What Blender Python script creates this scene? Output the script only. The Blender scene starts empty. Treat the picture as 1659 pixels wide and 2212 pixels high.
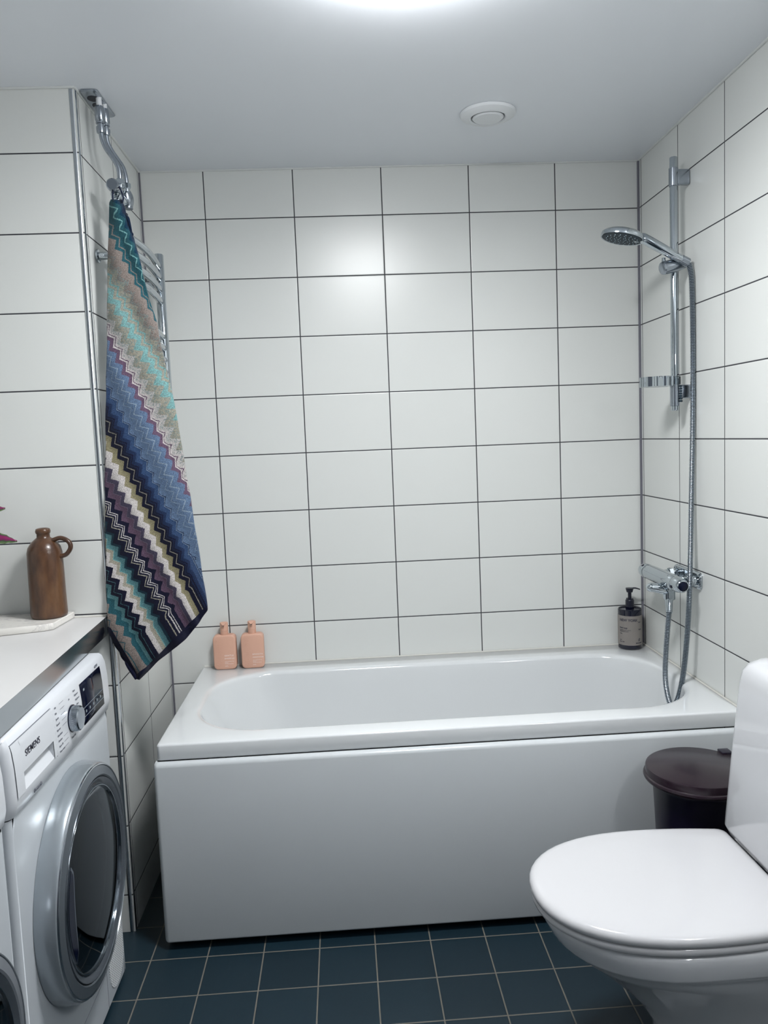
import bpy, bmesh, math, random
from mathutils import Vector, Matrix
from math import sin, cos, pi, radians, sqrt
random.seed(7)
C = bpy.context.scene.collection
S = bpy.context.scene

# ---------------------------------------------------------------- camera, world, exposure
W_, H_, F_ = 1659.0, 2212.0, 1720.358
CAM = Vector((0.42299, -2.80165, 1.35103))
yaw, pit, rol = 0.0503165, -0.0933117, -0.0405039
Fv = Vector((sin(yaw)*cos(pit), cos(yaw)*cos(pit), sin(pit)))
R0 = Vector((cos(yaw), -sin(yaw), 0)); U0 = R0.cross(Fv)
Rv = R0*cos(rol) + U0*sin(rol); Uv = -R0*sin(rol) + U0*cos(rol)
cam_d = bpy.data.cameras.new('camera'); cam = bpy.data.objects.new('camera', cam_d); C.objects.link(cam)
m = Matrix.Identity(4)
for i in range(3):
    m[i][0], m[i][1], m[i][2], m[i][3] = Rv[i], Uv[i], -Fv[i], CAM[i]
cam.matrix_world = m
cam_d.sensor_fit = 'HORIZONTAL'; cam_d.sensor_width = 36.0; cam_d.lens = 36.0*F_/W_
cam_d.clip_start = 0.02
S.camera = cam
S.view_settings.view_transform = 'Standard'; S.view_settings.look = 'None'
S.view_settings.gamma = 1.0; S.view_settings.exposure = 0.05; S.view_settings.use_curve_mapping = False
wd = bpy.data.worlds.new('world'); S.world = wd; wd.use_nodes = True
wd.node_tree.nodes['Background'].inputs[0].default_value = (0.5, 0.6, 0.8, 1)
wd.node_tree.nodes['Background'].inputs[1].default_value = 0.0
LAMP_STRENGTH = 58.0
BEAM_POWER, BEAM_SPREAD = 13.0, 172.0
WALL_LAMP_STRENGTH = 95.0
LAMP_COL = (0.975, 0.985, 1.0, 1)

XL, XR, YP, ZC, ZR = -0.2137, 1.4940, -0.6484, 2.2694, 0.5645
XLL, YF = -0.86, -3.35           # laundry niche side wall, wall behind the camera
J0 = 2.1085                       # height of the topmost tile joint

# ---------------------------------------------------------------- materials
def srgb(r, g, b):
    f = lambda c: ((c/255.0)/12.92) if c/255.0 <= 0.04045 else (((c/255.0)+0.055)/1.055)**2.4
    return (f(r), f(g), f(b), 1.0)
class NT:
    def __init__(s, name):
        s.m = bpy.data.materials.new(name); s.m.use_nodes = True
        s.t = s.m.node_tree; s.b = s.t.nodes['Principled BSDF']
    def n(s, typ, **kw):
        nd = s.t.nodes.new(typ)
        for k, v in kw.items():
            setattr(nd, k, v)
        return nd
    def l(s, a, b): s.t.links.new(a, b)
    def math(s, op, a, b=None, c=None):
        nd = s.n('ShaderNodeMath', operation=op)
        for i, x in enumerate((a, b, c)):
            if x is None: continue
            if isinstance(x, (int, float)): nd.inputs[i].default_value = x
            else: s.l(x, nd.inputs[i])
        return nd.outputs[0]
    def mix(s, fac, a, b):
        nd = s.n('ShaderNodeMix', data_type='RGBA')
        for k, x in ((0, fac), (6, a), (7, b)):
            if isinstance(x, (int, float)): nd.inputs[k].default_value = x
            elif isinstance(x, tuple): nd.inputs[k].default_value = x
            else: s.l(x, nd.inputs[k])
        return nd.outputs[2]
    def noise(s, scale, detail=3, rough=0.5, vec=None):
        nd = s.n('ShaderNodeTexNoise'); nd.inputs['Scale'].default_value = scale
        nd.inputs['Detail'].default_value = detail; nd.inputs['Roughness'].default_value = rough
        if vec is None:
            tc = s.n('ShaderNodeTexCoord'); vec = tc.outputs['Object']
        s.l(vec, nd.inputs['Vector']); return nd
    def bump(s, h, strength, dist=0.001, normal=None):
        nd = s.n('ShaderNodeBump'); nd.inputs['Strength'].default_value = strength; nd.inputs['Distance'].default_value = dist
        s.l(h, nd.inputs['Height'])
        if normal is not None: s.l(normal, nd.inputs['Normal'])
        s.l(nd.outputs[0], s.b.inputs['Normal']); return nd.outputs[0]
def mat(name, col, rough=0.5, metal=0.0, noise=0.0, nscale=40, bump=0.0, coat=0.0, spec=0.5, trans=0.0, ior=1.5):
    q = NT(name); b = q.b
    b.inputs['Base Color'].default_value = col; b.inputs['Roughness'].default_value = rough
    b.inputs['Metallic'].default_value = metal; b.inputs['Coat Weight'].default_value = coat
    b.inputs['Coat Roughness'].default_value = 0.05
    b.inputs['Specular IOR Level'].default_value = spec; b.inputs['Transmission Weight'].default_value = trans
    b.inputs['IOR'].default_value = ior
    nz = q.noise(nscale)
    c2 = tuple(min(1, x*(1-noise)) for x in col[:3]) + (1,)
    q.l(q.mix(nz.outputs['Fac'], col, c2), b.inputs['Base Color'])
    if bump: q.bump(nz.outputs['Fac'], bump)
    return q.m
def tile_mat(name, ax, off, pitch, joint_w, col, grout, rough, wav=0.02, var=0.03, grout_bright=None):
    """ax: two axis letters; joints at off + k*pitch along each; generated from world position"""
    q = NT(name); g = q.n('ShaderNodeNewGeometry'); sx = q.n('ShaderNodeSeparateXYZ'); q.l(g.outputs['Position'], sx.inputs[0])
    ds, cells = [], []
    for a, o, p in zip(ax, off, pitch):
        c = q.math('DIVIDE', q.math('SUBTRACT', sx.outputs['XYZ'.index(a)], o), p)
        cells.append(q.math('FLOOR', c))
        fr = q.math('FRACT', c)
        ds.append(q.math('MULTIPLY', q.math('MINIMUM', fr, q.math('SUBTRACT', 1.0, fr)), p))
    d = q.math('MINIMUM', ds[0], ds[1])
    r = q.n('ShaderNodeMapRange'); q.l(d, r.inputs[0])
    r.inputs[1].default_value = joint_w*0.42; r.inputs[2].default_value = joint_w*0.62
    cb = q.n('ShaderNodeCombineXYZ'); q.l(cells[0], cb.inputs[0]); q.l(cells[1], cb.inputs[1])
    wn = q.n('ShaderNodeTexWhiteNoise', noise_dimensions='2D'); q.l(cb.outputs[0], wn.inputs['Vector'])
    nz = q.noise(3.0, 2, vec=g.outputs['Position'])
    v = q.math('MULTIPLY', q.math('ADD', wn.outputs['Value'], nz.outputs['Fac']), var)
    c1 = tuple(col[:3])+(1,); c2 = tuple(x*0.7 for x in col[:3])+(1,)
    tc = q.mix(v, c1, c2)
    gn = q.noise(30, 2, vec=g.outputs['Position'])
    gc = q.mix(gn.outputs['Fac'], tuple(x*0.7 for x in grout[:3])+(1,), grout)
    q.l(q.mix(r.outputs[0], gc, tc), q.b.inputs['Base Color'])
    q.l(q.math('ADD', q.math('MULTIPLY', q.math('SUBTRACT', 1.0, r.outputs[0]), 0.5), rough), q.b.inputs['Roughness'])
    r2 = q.n('ShaderNodeMapRange'); q.l(d, r2.inputs[0]); r2.inputs[1].default_value = joint_w*0.3; r2.inputs[2].default_value = joint_w*1.1
    b1 = q.n('ShaderNodeBump'); b1.inputs['Strength'].default_value = 0.6; b1.inputs['Distance'].default_value = 0.001
    q.l(r2.outputs[0], b1.inputs['Height'])
    b2 = q.n('ShaderNodeBump'); b2.inputs['Strength'].default_value = wav; b2.inputs['Distance'].default_value = 0.02
    n2 = q.noise(5.0, 1, vec=g.outputs['Position']); q.l(n2.outputs['Fac'], b2.inputs['Height'])
    q.l(b1.outputs[0], b2.inputs['Normal']); q.l(b2.outputs[0], q.b.inputs['Normal'])
    return q.m
TW = (0.67, 0.685, 0.665, 1); GR = (0.035, 0.036, 0.045, 1)
M_back = tile_mat('wall tile back', 'XZ', (0.0, J0), (0.29988, 0.2), 0.0034, TW, GR, 0.30)
M_right = tile_mat('wall tile right', 'YZ', (-0.32068, J0), (0.29988, 0.2), 0.0034, TW, GR, 0.30)
M_left = tile_mat('wall tile left', 'YZ', (-0.31991, J0), (0.29988, 0.2), 0.0034, TW, GR, 0.30)
M_pier = tile_mat('wall tile pier', 'XZ', (XL-0.95, J0), (1.2, 0.2), 0.0034, TW, GR, 0.30)
M_floor = tile_mat('floor tile', 'XY', (-0.13967, -0.7828), (0.14848, 0.14848), 0.0032, (0.0065, 0.022, 0.034, 1), (0.17, 0.16, 0.135, 1), 0.42, wav=0.03, var=0.5)
M_ceil = mat('ceiling paint', (0.76, 0.79, 0.83, 1), 0.34, noise=0.02, nscale=6, bump=0.02)
M_plain = mat('painted wall', (0.50, 0.53, 0.56, 1), 0.5, noise=0.03)
M_door = mat('painted door', (0.07, 0.08, 0.10, 1), 0.4, noise=0.03)
M_sil = mat('silicone joint', (0.16, 0.16, 0.19, 1), 0.5, noise=0.1)
M_silw = mat('white silicone', (0.62, 0.61, 0.57, 1), 0.5, noise=0.1)
M_chrome = mat('chrome', (0.50, 0.545, 0.58, 1), 0.06, 1.0)
M_chromed = mat('satin chrome', (0.36, 0.395, 0.44, 1), 0.20, 1.0)
M_alu = mat('anodised trim', (0.50, 0.53, 0.56, 1), 0.16, 1.0)
M_steel = mat('brushed steel edge', (0.50, 0.53, 0.55, 1), 0.18, 1.0, bump=0.02, nscale=200)
M_acryl = mat('white acrylic', (0.66, 0.68, 0.69, 1), 0.10, coat=0.3, noise=0.015, nscale=5)
M_panel = mat('white acrylic panel', (0.56, 0.59, 0.605, 1), 0.24, noise=0.02, nscale=6)
M_ceram = mat('glazed ceramic', (0.60, 0.61, 0.63, 1), 0.06, coat=0.4, noise=0.01)
M_seat = mat('toilet seat plastic', (0.56, 0.56, 0.575, 1), 0.12, coat=0.2, noise=0.01)
M_lam = mat('white laminate', (0.60, 0.595, 0.59, 1), 0.35, noise=0.02)
M_enam = mat('white enamel', (0.50, 0.53, 0.56, 1), 0.22, noise=0.01)
M_enampl = mat('white console plastic', (0.60, 0.62, 0.65, 1), 0.28, noise=0.01)
M_silver = mat('silver plastic', (0.30, 0.32, 0.35, 1), 0.30, 0.55)
M_faceg = mat('grey ring face', (0.13, 0.15, 0.17, 1), 0.28, 0.5)
M_darksil = mat('dark silver plastic', (0.10, 0.115, 0.135, 1), 0.20, 0.5)
M_black = mat('black gloss', (0.003, 0.005, 0.018, 1), 0.10, spec=0.25)
M_dark = mat('dark rubber', (0.008, 0.010, 0.02, 1), 0.5)
M_ink = mat('dark print', (0.03, 0.03, 0.05, 1), 0.6)
M_inkg = mat('grey print', (0.16, 0.17, 0.20, 1), 0.6)
M_wink = mat('white print', (0.85, 0.78, 0.74, 1), 0.6)
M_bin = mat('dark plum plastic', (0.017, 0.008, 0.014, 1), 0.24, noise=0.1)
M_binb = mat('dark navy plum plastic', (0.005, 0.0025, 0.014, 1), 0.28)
M_pink = mat('peach plastic', (0.66, 0.385, 0.285, 1), 0.42, noise=0.05)
M_amber = mat('dark glass bottle', (0.004, 0.005, 0.016, 1), 0.10, coat=0.3)
M_blackpl = mat('black pump plastic', (0.006, 0.007, 0.018, 1), 0.25)
M_label = mat('grey paper label', (0.235, 0.215, 0.20, 1), 0.7, noise=0.08)
M_rub = mat('shower nozzle plate', (0.006, 0.022, 0.036, 1), 0.45, spec=0.25)
M_noz = mat('nozzle tips', (0.45, 0.55, 0.6, 1), 0.3)
M_white = mat('white plastic', (0.72, 0.74, 0.76, 1), 0.3)
M_drum = mat('drum steel', (0.08, 0.09, 0.10, 1), 0.3, 0.6)
def jug_mat():
    q = NT('salt glazed stoneware'); tc = q.n('ShaderNodeTexCoord')
    mp = q.n('ShaderNodeMapping'); mp.inputs['Scale'].default_value = (1, 1, 0.35); q.l(tc.outputs['Object'], mp.inputs[0])
    nz = q.noise(22, 5, 0.6, mp.outputs[0]); r = q.n('ShaderNodeValToRGB'); q.l(nz.outputs['Fac'], r.inputs[0])
    e = r.color_ramp.elements; e[0].position = 0.35; e[0].color = (0.045, 0.019, 0.010, 1); e[1].position = 0.66; e[1].color = (0.135, 0.068, 0.031, 1)
    m2 = e = r.color_ramp.elements.new(0.5); m2.color = (0.085, 0.040, 0.020, 1)
    q.l(r.outputs[0], q.b.inputs['Base Color']); q.b.inputs['Roughness'].default_value = 0.28
    n2 = q.noise(60, 3, 0.6, tc.outputs['Object']); q.bump(n2.outputs['Fac'], 0.25, 0.002); return q.m
M_jug = jug_mat()
def marble():
    q = NT('white marble'); tc = q.n('ShaderNodeTexCoord')
    mp = q.n('ShaderNodeMapping'); mp.inputs['Rotation'].default_value = (0, 0, 0.6); mp.inputs['Scale'].default_value = (1, 3, 1); q.l(tc.outputs['Object'], mp.inputs[0])
    nz = q.noise(9, 6, 0.6, mp.outputs[0]); v = q.math('ABSOLUTE', q.math('SUBTRACT', nz.outputs['Fac'], 0.5))
    r = q.n('ShaderNodeMapRange'); q.l(v, r.inputs[0]); r.inputs[1].default_value = 0.0; r.inputs[2].default_value = 0.02
    n2 = q.noise(7, 2, 0.5, tc.outputs['Object'])
    f = q.math('MAXIMUM', r.outputs[0], q.math('MULTIPLY', n2.outputs['Fac'], 1.45))
    q.l(q.mix(q.math('MINIMUM', f, 1.0), (0.30, 0.29, 0.30, 1), (0.72, 0.70, 0.66, 1)), q.b.inputs['Base Color'])
    q.b.inputs['Roughness'].default_value = 0.3; return q.m
M_marble = marble()
def glass_dark():
    q = NT('smoked door glass'); t = q.t
    tr = q.n('ShaderNodeBsdfTransparent'); tr.inputs[0].default_value = (0.09, 0.13, 0.16, 1)
    gl = q.n('ShaderNodeBsdfGlossy'); gl.inputs['Roughness'].default_value = 0.04; gl.inputs[0].default_value = (0.9, 0.95, 1, 1)
    fr = q.n('ShaderNodeFresnel'); fr.inputs[0].default_value = 1.5
    nz = q.noise(3, 1); f2 = q.math('ADD', fr.outputs[0], q.math('MULTIPLY', nz.outputs['Fac'], 0.02))
    mx = q.n('ShaderNodeMixShader'); q.l(f2, mx.inputs[0]); q.l(tr.outputs[0], mx.inputs[1]); q.l(gl.outputs[0], mx.inputs[2])
    q.l(mx.outputs[0], t.nodes['Material Output'].inputs[0]); return q.m
M_glass = glass_dark()
def clear_plastic():
    q = NT('clear plastic'); t = q.t
    tr = q.n('ShaderNodeBsdfTransparent'); tr.inputs[0].default_value = (0.82, 0.86, 0.88, 1)
    gl = q.n('ShaderNodeBsdfGlossy'); gl.inputs['Roughness'].default_value = 0.1
    fr = q.n('ShaderNodeFresnel'); fr.inputs[0].default_value = 1.45
    mx = q.n('ShaderNodeMixShader'); q.l(fr.outputs[0], mx.inputs[0]); q.l(tr.outputs[0], mx.inputs[1]); q.l(gl.outputs[0], mx.inputs[2])
    q.l(mx.outputs[0], t.nodes['Material Output'].inputs[0]); return q.m
M_clear = clear_plastic()
def lamp_mat():
    q = NT('lit opal diffuser'); q.b.inputs['Base Color'].default_value = (0.8, 0.8, 0.8, 1)
    q.b.inputs['Emission Color'].default_value = LAMP_COL; q.b.inputs['Emission Strength'].default_value = LAMP_STRENGTH; return q.m
M_lamp = lamp_mat()
def dots(name, base, dark, scale, radial=False):
    q = NT(name); tc = q.n('ShaderNodeTexCoord'); mp = q.n('ShaderNodeMapping'); q.l(tc.outputs['Object'], mp.inputs[0])
    mp.inputs['Scale'].default_value = (0, scale, scale)
    fr = q.n('ShaderNodeVectorMath', operation='FRACTION'); q.l(mp.outputs[0], fr.inputs[0])
    sb = q.n('ShaderNodeVectorMath', operation='SUBTRACT'); q.l(fr.outputs[0], sb.inputs[0]); sb.inputs[1].default_value = (0, 0.5, 0.5)
    ln = q.n('ShaderNodeVectorMath', operation='LENGTH'); q.l(sb.outputs[0], ln.inputs[0])
    f = q.math('GREATER_THAN', ln.outputs['Value'], 0.27)
    q.l(q.mix(f, dark, base), q.b.inputs['Base Color']); q.b.inputs['Roughness'].default_value = 0.35
    q.bump(f, 0.4); return q.m
M_grille = dots('perforated grille', (0.92, 0.94, 0.95, 1), (0.02, 0.025, 0.035, 1), 150)
M_perf = dots('perforated drum wall', (0.34, 0.37, 0.40, 1), (0.01, 0.015, 0.02, 1), 95)
def hose_mat():
    q = NT('ribbed metal hose'); q.b.inputs['Metallic'].default_value = 1; q.b.inputs['Roughness'].default_value = 0.2
    nz = q.noise(50); q.l(q.mix(nz.outputs['Fac'], (0.36, 0.40, 0.44, 1), (0.30, 0.34, 0.38, 1)), q.b.inputs['Base Color']); return q.m
M_hose = hose_mat()

# ---------------------------------------------------------------- helpers
WM = {}
def world(o): return WM.get(o.name, Matrix.Identity(4))
def thing(name, label, cat, loc=(0, 0, 0), rotz=0.0, group=None):
    o = bpy.data.objects.new(name, None); C.objects.link(o); o.empty_display_size = 0.05
    o.location = loc; o.rotation_euler = (0, 0, rotz)
    WM[o.name] = Matrix.Translation(loc) @ Matrix.Rotation(rotz, 4, 'Z')
    o['label'] = label; o['category'] = cat
    if group: o['group'] = group
    return o
def obj(name, bm, mt, parent=None, local=False, smooth=35, label=None, mats=None):
    """link a bmesh as ONE mesh object; coordinates are world unless local"""
    bmesh.ops.remove_doubles(bm, verts=bm.verts, dist=1e-6)
    bmesh.ops.recalc_face_normals(bm, faces=bm.faces)
    pm = world(parent) if parent is not None else Matrix.Identity(4)
    if not local and parent is not None: bm.transform(pm.inverted())
    me = bpy.data.meshes.new(name); bm.to_mesh(me); bm.free()
    me.materials.append(mt)
    for x in mats or []: me.materials.append(x)
    if smooth:
        me.polygons.foreach_set('use_smooth', [True]*len(me.polygons)); me.set_sharp_from_angle(angle=radians(smooth))
    o = bpy.data.objects.new(name, me); C.objects.link(o); WM[o.name] = pm
    if parent is not None: o.parent = parent
    if label: o['label'] = label
    return o
def struct(name, bm, mt, smooth=0):
    o = obj(name, bm, mt, smooth=smooth); o['kind'] = 'structure'; return o
def tag(o, label, cat, group=None):
    o['label'] = label; o['category'] = cat
    if group: o['group'] = group
    return o
def box(bm, lo, hi, bev=0.0, seg=3, M=None):
    r = bmesh.ops.create_cube(bm, size=1.0); vs = r['verts']
    for v in vs:
        v.co = Vector([lo[i] + (v.co[i]+0.5)*(hi[i]-lo[i]) for i in range(3)])
    if M is not None: bmesh.ops.transform(bm, matrix=M, verts=vs)
    if bev:
        es = list({e for v in vs for e in v.link_edges})
        bmesh.ops.bevel(bm, geom=es, offset=bev, segments=seg, profile=0.5, affect='EDGES')
    return bm
def B(): return bmesh.new()
def bx(lo, hi, bev=0.0, seg=3, M=None): return box(B(), lo, hi, bev, seg, M)
def axis_m(origin, z, xhint=(1, 0, 0)):
    z = Vector(z).normalized(); x = Vector(xhint)
    if abs(x.normalized().dot(z)) > 0.95: x = Vector((0, 1, 0))
    x = (x - z*x.dot(z)).normalized(); y = z.cross(x)
    m = Matrix.Identity(4)
    for i in range(3): m[i][0], m[i][1], m[i][2], m[i][3] = x[i], y[i], z[i], Vector(origin)[i]
    return m
def lathe(bm, prof, origin=(0, 0, 0), axis=(0, 0, 1), seg=48, sx=1.0, sy=1.0, xhint=(1, 0, 0)):
    """prof: list of (r, h). Closed at r=0 ends."""
    m = axis_m(origin, axis, xhint); rings = []
    for r, h in prof:
        if r < 1e-7: rings.append([bm.verts.new(m @ Vector((0, 0, h)))])
        else: rings.append([bm.verts.new(m @ Vector((r*sx*cos(2*pi*i/seg), r*sy*sin(2*pi*i/seg), h))) for i in range(seg)])
    for a, b in zip(rings, rings[1:]):
        for i in range(seg):
            j = (i+1) % seg
            if len(a) == 1 and len(b) == 1: continue
            if len(a) == 1: bm.faces.new((a[0], b[i], b[j]))
            elif len(b) == 1: bm.faces.new((a[i], a[j], b[0]))
            else: bm.faces.new((a[i], a[j], b[j], b[i]))
    return bm
def smooth_path(pts, n=10, closed=False):
    P = [Vector(p) for p in pts]; out = []
    N = len(P)
    rng = range(N if closed else N-1)
    for i in rng:
        g = (lambda k: P[k % N]) if closed else (lambda k: P[max(0, min(N-1, k))])
        p0, p1, p2, p3 = g(i-1), g(i), g(i+1), g(i+2)
        for k in range(n):
            t = k/n
            out.append(0.5*((2*p1)+(p2-p0)*t+(2*p0-5*p1+4*p2-p3)*t*t+(3*p1-p0-3*p2+p3)*t**3))
    if not closed: out.append(P[-1])
    return out
def tube(bm, pts, r, seg=16, closed=False, caps=True, flat=1.0):
    P = [Vector(p) for p in pts]; N = len(P); rings = []
    up = Vector((0, 0, 1)); prev = None
    for i in range(N):
        if closed: t = (P[(i+1) % N]-P[i-1]).normalized()
        else: t = (P[min(N-1, i+1)]-P[max(0, i-1)]).normalized()
        if prev is None:
            x = t.cross(up)
            if x.length < 0.1: x = t.cross(Vector((0, 1, 0)))
        else: x = prev - t*prev.dot(t)
        x.normalize(); prev = x; y = t.cross(x)
        rr = r(i/(N-1)) if callable(r) else r
        if i == 0: pass
        rings.append([bm.verts.new(P[i]+x*rr*cos(2*pi*k/seg)+y*rr*flat*sin(2*pi*k/seg)) for k in range(seg)])
    rg = range(N if closed else N-1)
    for i in rg:
        a, b = rings[i], rings[(i+1) % N]
        for k in range(seg):
            bm.faces.new((a[k], a[(k+1) % seg], b[(k+1) % seg], b[k]))
    if caps and not closed:
        bm.faces.new(rings[0][::-1]); bm.faces.new(rings[-1])
    return bm
def cyl(bm, a, b, r, seg=24, bev=0.0):
    a, b = Vector(a), Vector(b); L = (b-a).length
    pr = [(0, 0), (r-bev, 0), (r, bev), (r, L-bev), (r-bev, L), (0, L)] if bev else [(0, 0), (r, 0), (r, L), (0, L)]
    return lathe(bm, pr, a, b-a, seg)
def loft(bm, secs, cap0=True, cap1=True):
    rings = [[bm.verts.new(Vector(p)) for p in s] for s in secs]
    n = len(rings[0])
    for a, b in zip(rings, rings[1:]):
        for i in range(n):
            bm.faces.new((a[i], a[(i+1) % n], b[(i+1) % n], b[i]))
    if cap0: bm.faces.new(rings[0][::-1])
    if cap1: bm.faces.new(rings[-1])
    return bm
def rrect(cx, cy, hx, hy, r, n=8):
    """rounded rectangle loop (2D), 4*(n+1) points"""
    out = []; r = min(r, hx-1e-5, hy-1e-5)
    for q, (sx, sy) in enumerate(((1, 1), (-1, 1), (-1, -1), (1, -1))):
        for k in range(n+1):
            a = q*pi/2 + k*pi/2/n
            out.append((cx+sx*(hx-r)+r*cos(a), cy+sy*(hy-r)+r*sin(a)))
    return out
def quad(a, b, c, d):
    bm = B(); bm.faces.new([bm.verts.new(Vector(p)) for p in (a, b, c, d)]); return bm
def slab(lo, hi): return bx(lo, hi)
def text_bm(txt, size, M, depth=0.0004, align='LEFT', spacing=1.0, bold=0.0):
    """text as solid geometry: local x right, y up, z out, placed by matrix M"""
    cu = bpy.data.curves.new('t', 'FONT'); cu.body = txt; cu.size = size; cu.extrude = depth; cu.align_x = align
    cu.space_character = spacing; cu.offset = bold; cu.resolution_u = 3
    o = bpy.data.objects.new('t', cu); C.objects.link(o)
    dg = bpy.context.evaluated_depsgraph_get(); me = bpy.data.meshes.new_from_object(o.evaluated_get(dg))
    bm = B(); bm.from_mesh(me); bmesh.ops.transform(bm, matrix=M, verts=bm.verts)
    bpy.data.objects.remove(o); bpy.data.curves.remove(cu); bpy.data.meshes.remove(me); return bm
def join(bm, other):
    me = bpy.data.meshes.new('x'); other.to_mesh(me); other.free(); bm.from_mesh(me); bpy.data.meshes.remove(me); return bm
def at(u, v, ax, val):
    """point where the sight line through image position (u,v) meets the plane ax = val (used only to measure)"""
    d = Fv + Rv*((u-W_/2)/F_) - Uv*((v-H_/2)/F_); i = 'xyz'.index(ax)
    return CAM + d*((val-CAM[i])/d[i])

# ---------------------------------------------------------------- the room
T = 0.12
struct('floor', slab((XLL-T, YF-T, -0.1), (XR+T, T, 0.0)), M_floor)
struct('ceiling', slab((XLL-T, YF-T, ZC), (XR+T, T, ZC+0.1)), M_ceil)
struct('wall_back', slab((XL-0.0, 0.0, 0.0), (XR, T, ZC)), M_back)
struct('wall_right', slab((XR, YF, 0.0), (XR+T, T, ZC)), M_right)
struct('wall_left', slab((XL-T, YP+0.02, 0.0), (XL, T, ZC)), M_left)
struct('wall_pier', slab((XLL, YP, 0.0), (XL, YP+0.02, ZC)), M_pier)
struct('wall_laundry', slab((XLL-T, YF, 0.0), (XLL, YP+T, ZC)), M_left)
struct('wall_front', slab((XLL, YF-T, 0.0), (XR, YF, ZC)), M_plain)
bm = bx((0.05, YF, 0.0), (0.93, YF+0.03, 2.06), 0.004); struct('door_1', bm, M_door)
bm = B()
box(bm, (-0.01, YF, 0), (0.05, YF+0.045, 2.12), 0.004); box(bm, (0.93, YF, 0), (0.99, YF+0.045, 2.12), 0.004); box(bm, (0.05, YF, 2.06), (0.93, YF+0.045, 2.12), 0.004)
struct('trim_4', bm, M_plain)
# silicone beads in the corners
bm = B(); box(bm, (XL, -0.0055, 0), (XL+0.0055, 0.0, ZC-0.004)); struct('trim_1', bm, M_sil)
bm = B(); box(bm, (XR-0.0065, -0.0065, ZR), (XR, 0.0, ZC-0.004)); struct('trim_2', bm, M_sil)
bm = B()
for a, b in (((XL, 0, ZC), (XR, 0, ZC)),): tube(bm, [(XL+0.003, -0.002, ZC-0.001), (XR-0.003, -0.002, ZC-0.001)], 0.004, 8)
tube(bm, [(XR-0.002, -0.003, ZC-0.001), (XR-0.002, YF+0.01, ZC-0.001)], 0.004, 8)
tube(bm, [(XL+0.002, -0.003, ZC-0.001), (XL+0.002, YP, ZC-0.001)], 0.004, 8)
tube(bm, [(XL+0.002, YP-0.002, ZC-0.001), (XLL, YP-0.002, ZC-0.001)], 0.004, 8)
struct('trim_5', bm, mat('ceiling joint filler', (0.62, 0.64, 0.63, 1), 0.5), smooth=40)
# quarter-round metal profile on the pier's outer corner
bm = B(); prof = []
R = 0.011
sec = [(XL-R-0.002, YP-0.0012), (XL-R, YP-0.0022)] + [(XL-R+0.0+(R+0.0022)*cos(a), YP+R-(R+0.0022)*sin(a)) for a in [pi/2-k*pi/2/8 for k in range(9)]] + [(XL+0.0012, YP+R+0.002), (XL-0.004, YP+R+0.002), (XL-R-0.002, YP+0.004)]
loft(bm, [[(x, y, z) for x, y in sec] for z in (0.001, ZC-0.004)])
struct('trim_3', bm, M_alu, smooth=40)

# ---------------------------------------------------------------- ceiling lamp and air valve
LX, LY = 0.580, -1.282
t = thing('ceiling_lamp', 'round white ceiling lamp glowing above the bathtub front', 'lamp', (LX, LY, ZC))
obj('lamp_base', lathe(B(), [(0, 0), (0.172, 0), (0.174, -0.004), (0.174, -0.018), (0.168, -0.022), (0, -0.022)][::-1], (LX, LY, ZC-0.0005)), M_white, t)
obj('diffuser', lathe(B(), [(0.166, -0.022), (0.165, -0.040), (0.155, -0.052), (0.12, -0.060), (0.06, -0.064), (0, -0.065)], (LX, LY, ZC)), M_lamp, t, label='glowing opal diffuser')
ld = bpy.data.lights.new('lamp_beam', 'AREA'); ld.shape = 'DISK'; ld.size = 0.30; ld.energy = BEAM_POWER; ld.spread = radians(BEAM_SPREAD); ld.color = LAMP_COL[:3]
lo_ = bpy.data.objects.new('lamp_beam', ld); C.objects.link(lo_); lo_.parent = t; lo_.location = (0, 0, -0.069)
# wall lamp over the wash basin place, on the right wall level with the photographer
WLY, WLZ = -2.30, 1.86
t = thing('wall_lamp', 'white tube lamp on the right wall behind the toilet, towards the photographer', 'lamp', (XR, WLY, WLZ))
obj('lamp_base', bx((XR-0.035, WLY-0.27, WLZ-0.03), (XR-0.0005, WLY+0.27, WLZ+0.03), 0.005), M_white, t)
def wall_glow():
    q = NT('lit tube'); q.b.inputs['Emission Color'].default_value = LAMP_COL; q.b.inputs['Emission Strength'].default_value = WALL_LAMP_STRENGTH; return q.m
obj('tube', cyl(B(), (XR-0.062, WLY-0.25, WLZ), (XR-0.062, WLY+0.25, WLZ), 0.022, 24, 0.004), wall_glow(), t, label='glowing tube')
for y in (-0.25, 0.25): obj('tube_holder', bx((XR-0.088, WLY+y-0.012, WLZ-0.026), (XR-0.030, WLY+y+0.012, WLZ+0.026), 0.005), M_white, t)
VX, VY = 0.888, -0.432
t = thing('air_valve', 'round white air valve in the ceiling above the bathtub', 'vent', (VX, VY, ZC))
obj('outer_ring', lathe(B(), [(0.080, 0), (0.081, -0.003), (0.078, -0.008), (0.062, -0.015), (0.053, -0.016), (0.049, -0.013), (0.046, 0.0), (0.08, 0)], (VX, VY, ZC-0.0004), seg=64), M_white, t)
obj('inner_disc', lathe(B(), [(0, -0.018), (0.040, -0.018), (0.045, -0.014), (0.043, -0.008), (0.012, -0.004), (0.010, 0.0), (0, 0)], (VX, VY, ZC-0.0004), seg=64), M_white, t)

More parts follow.
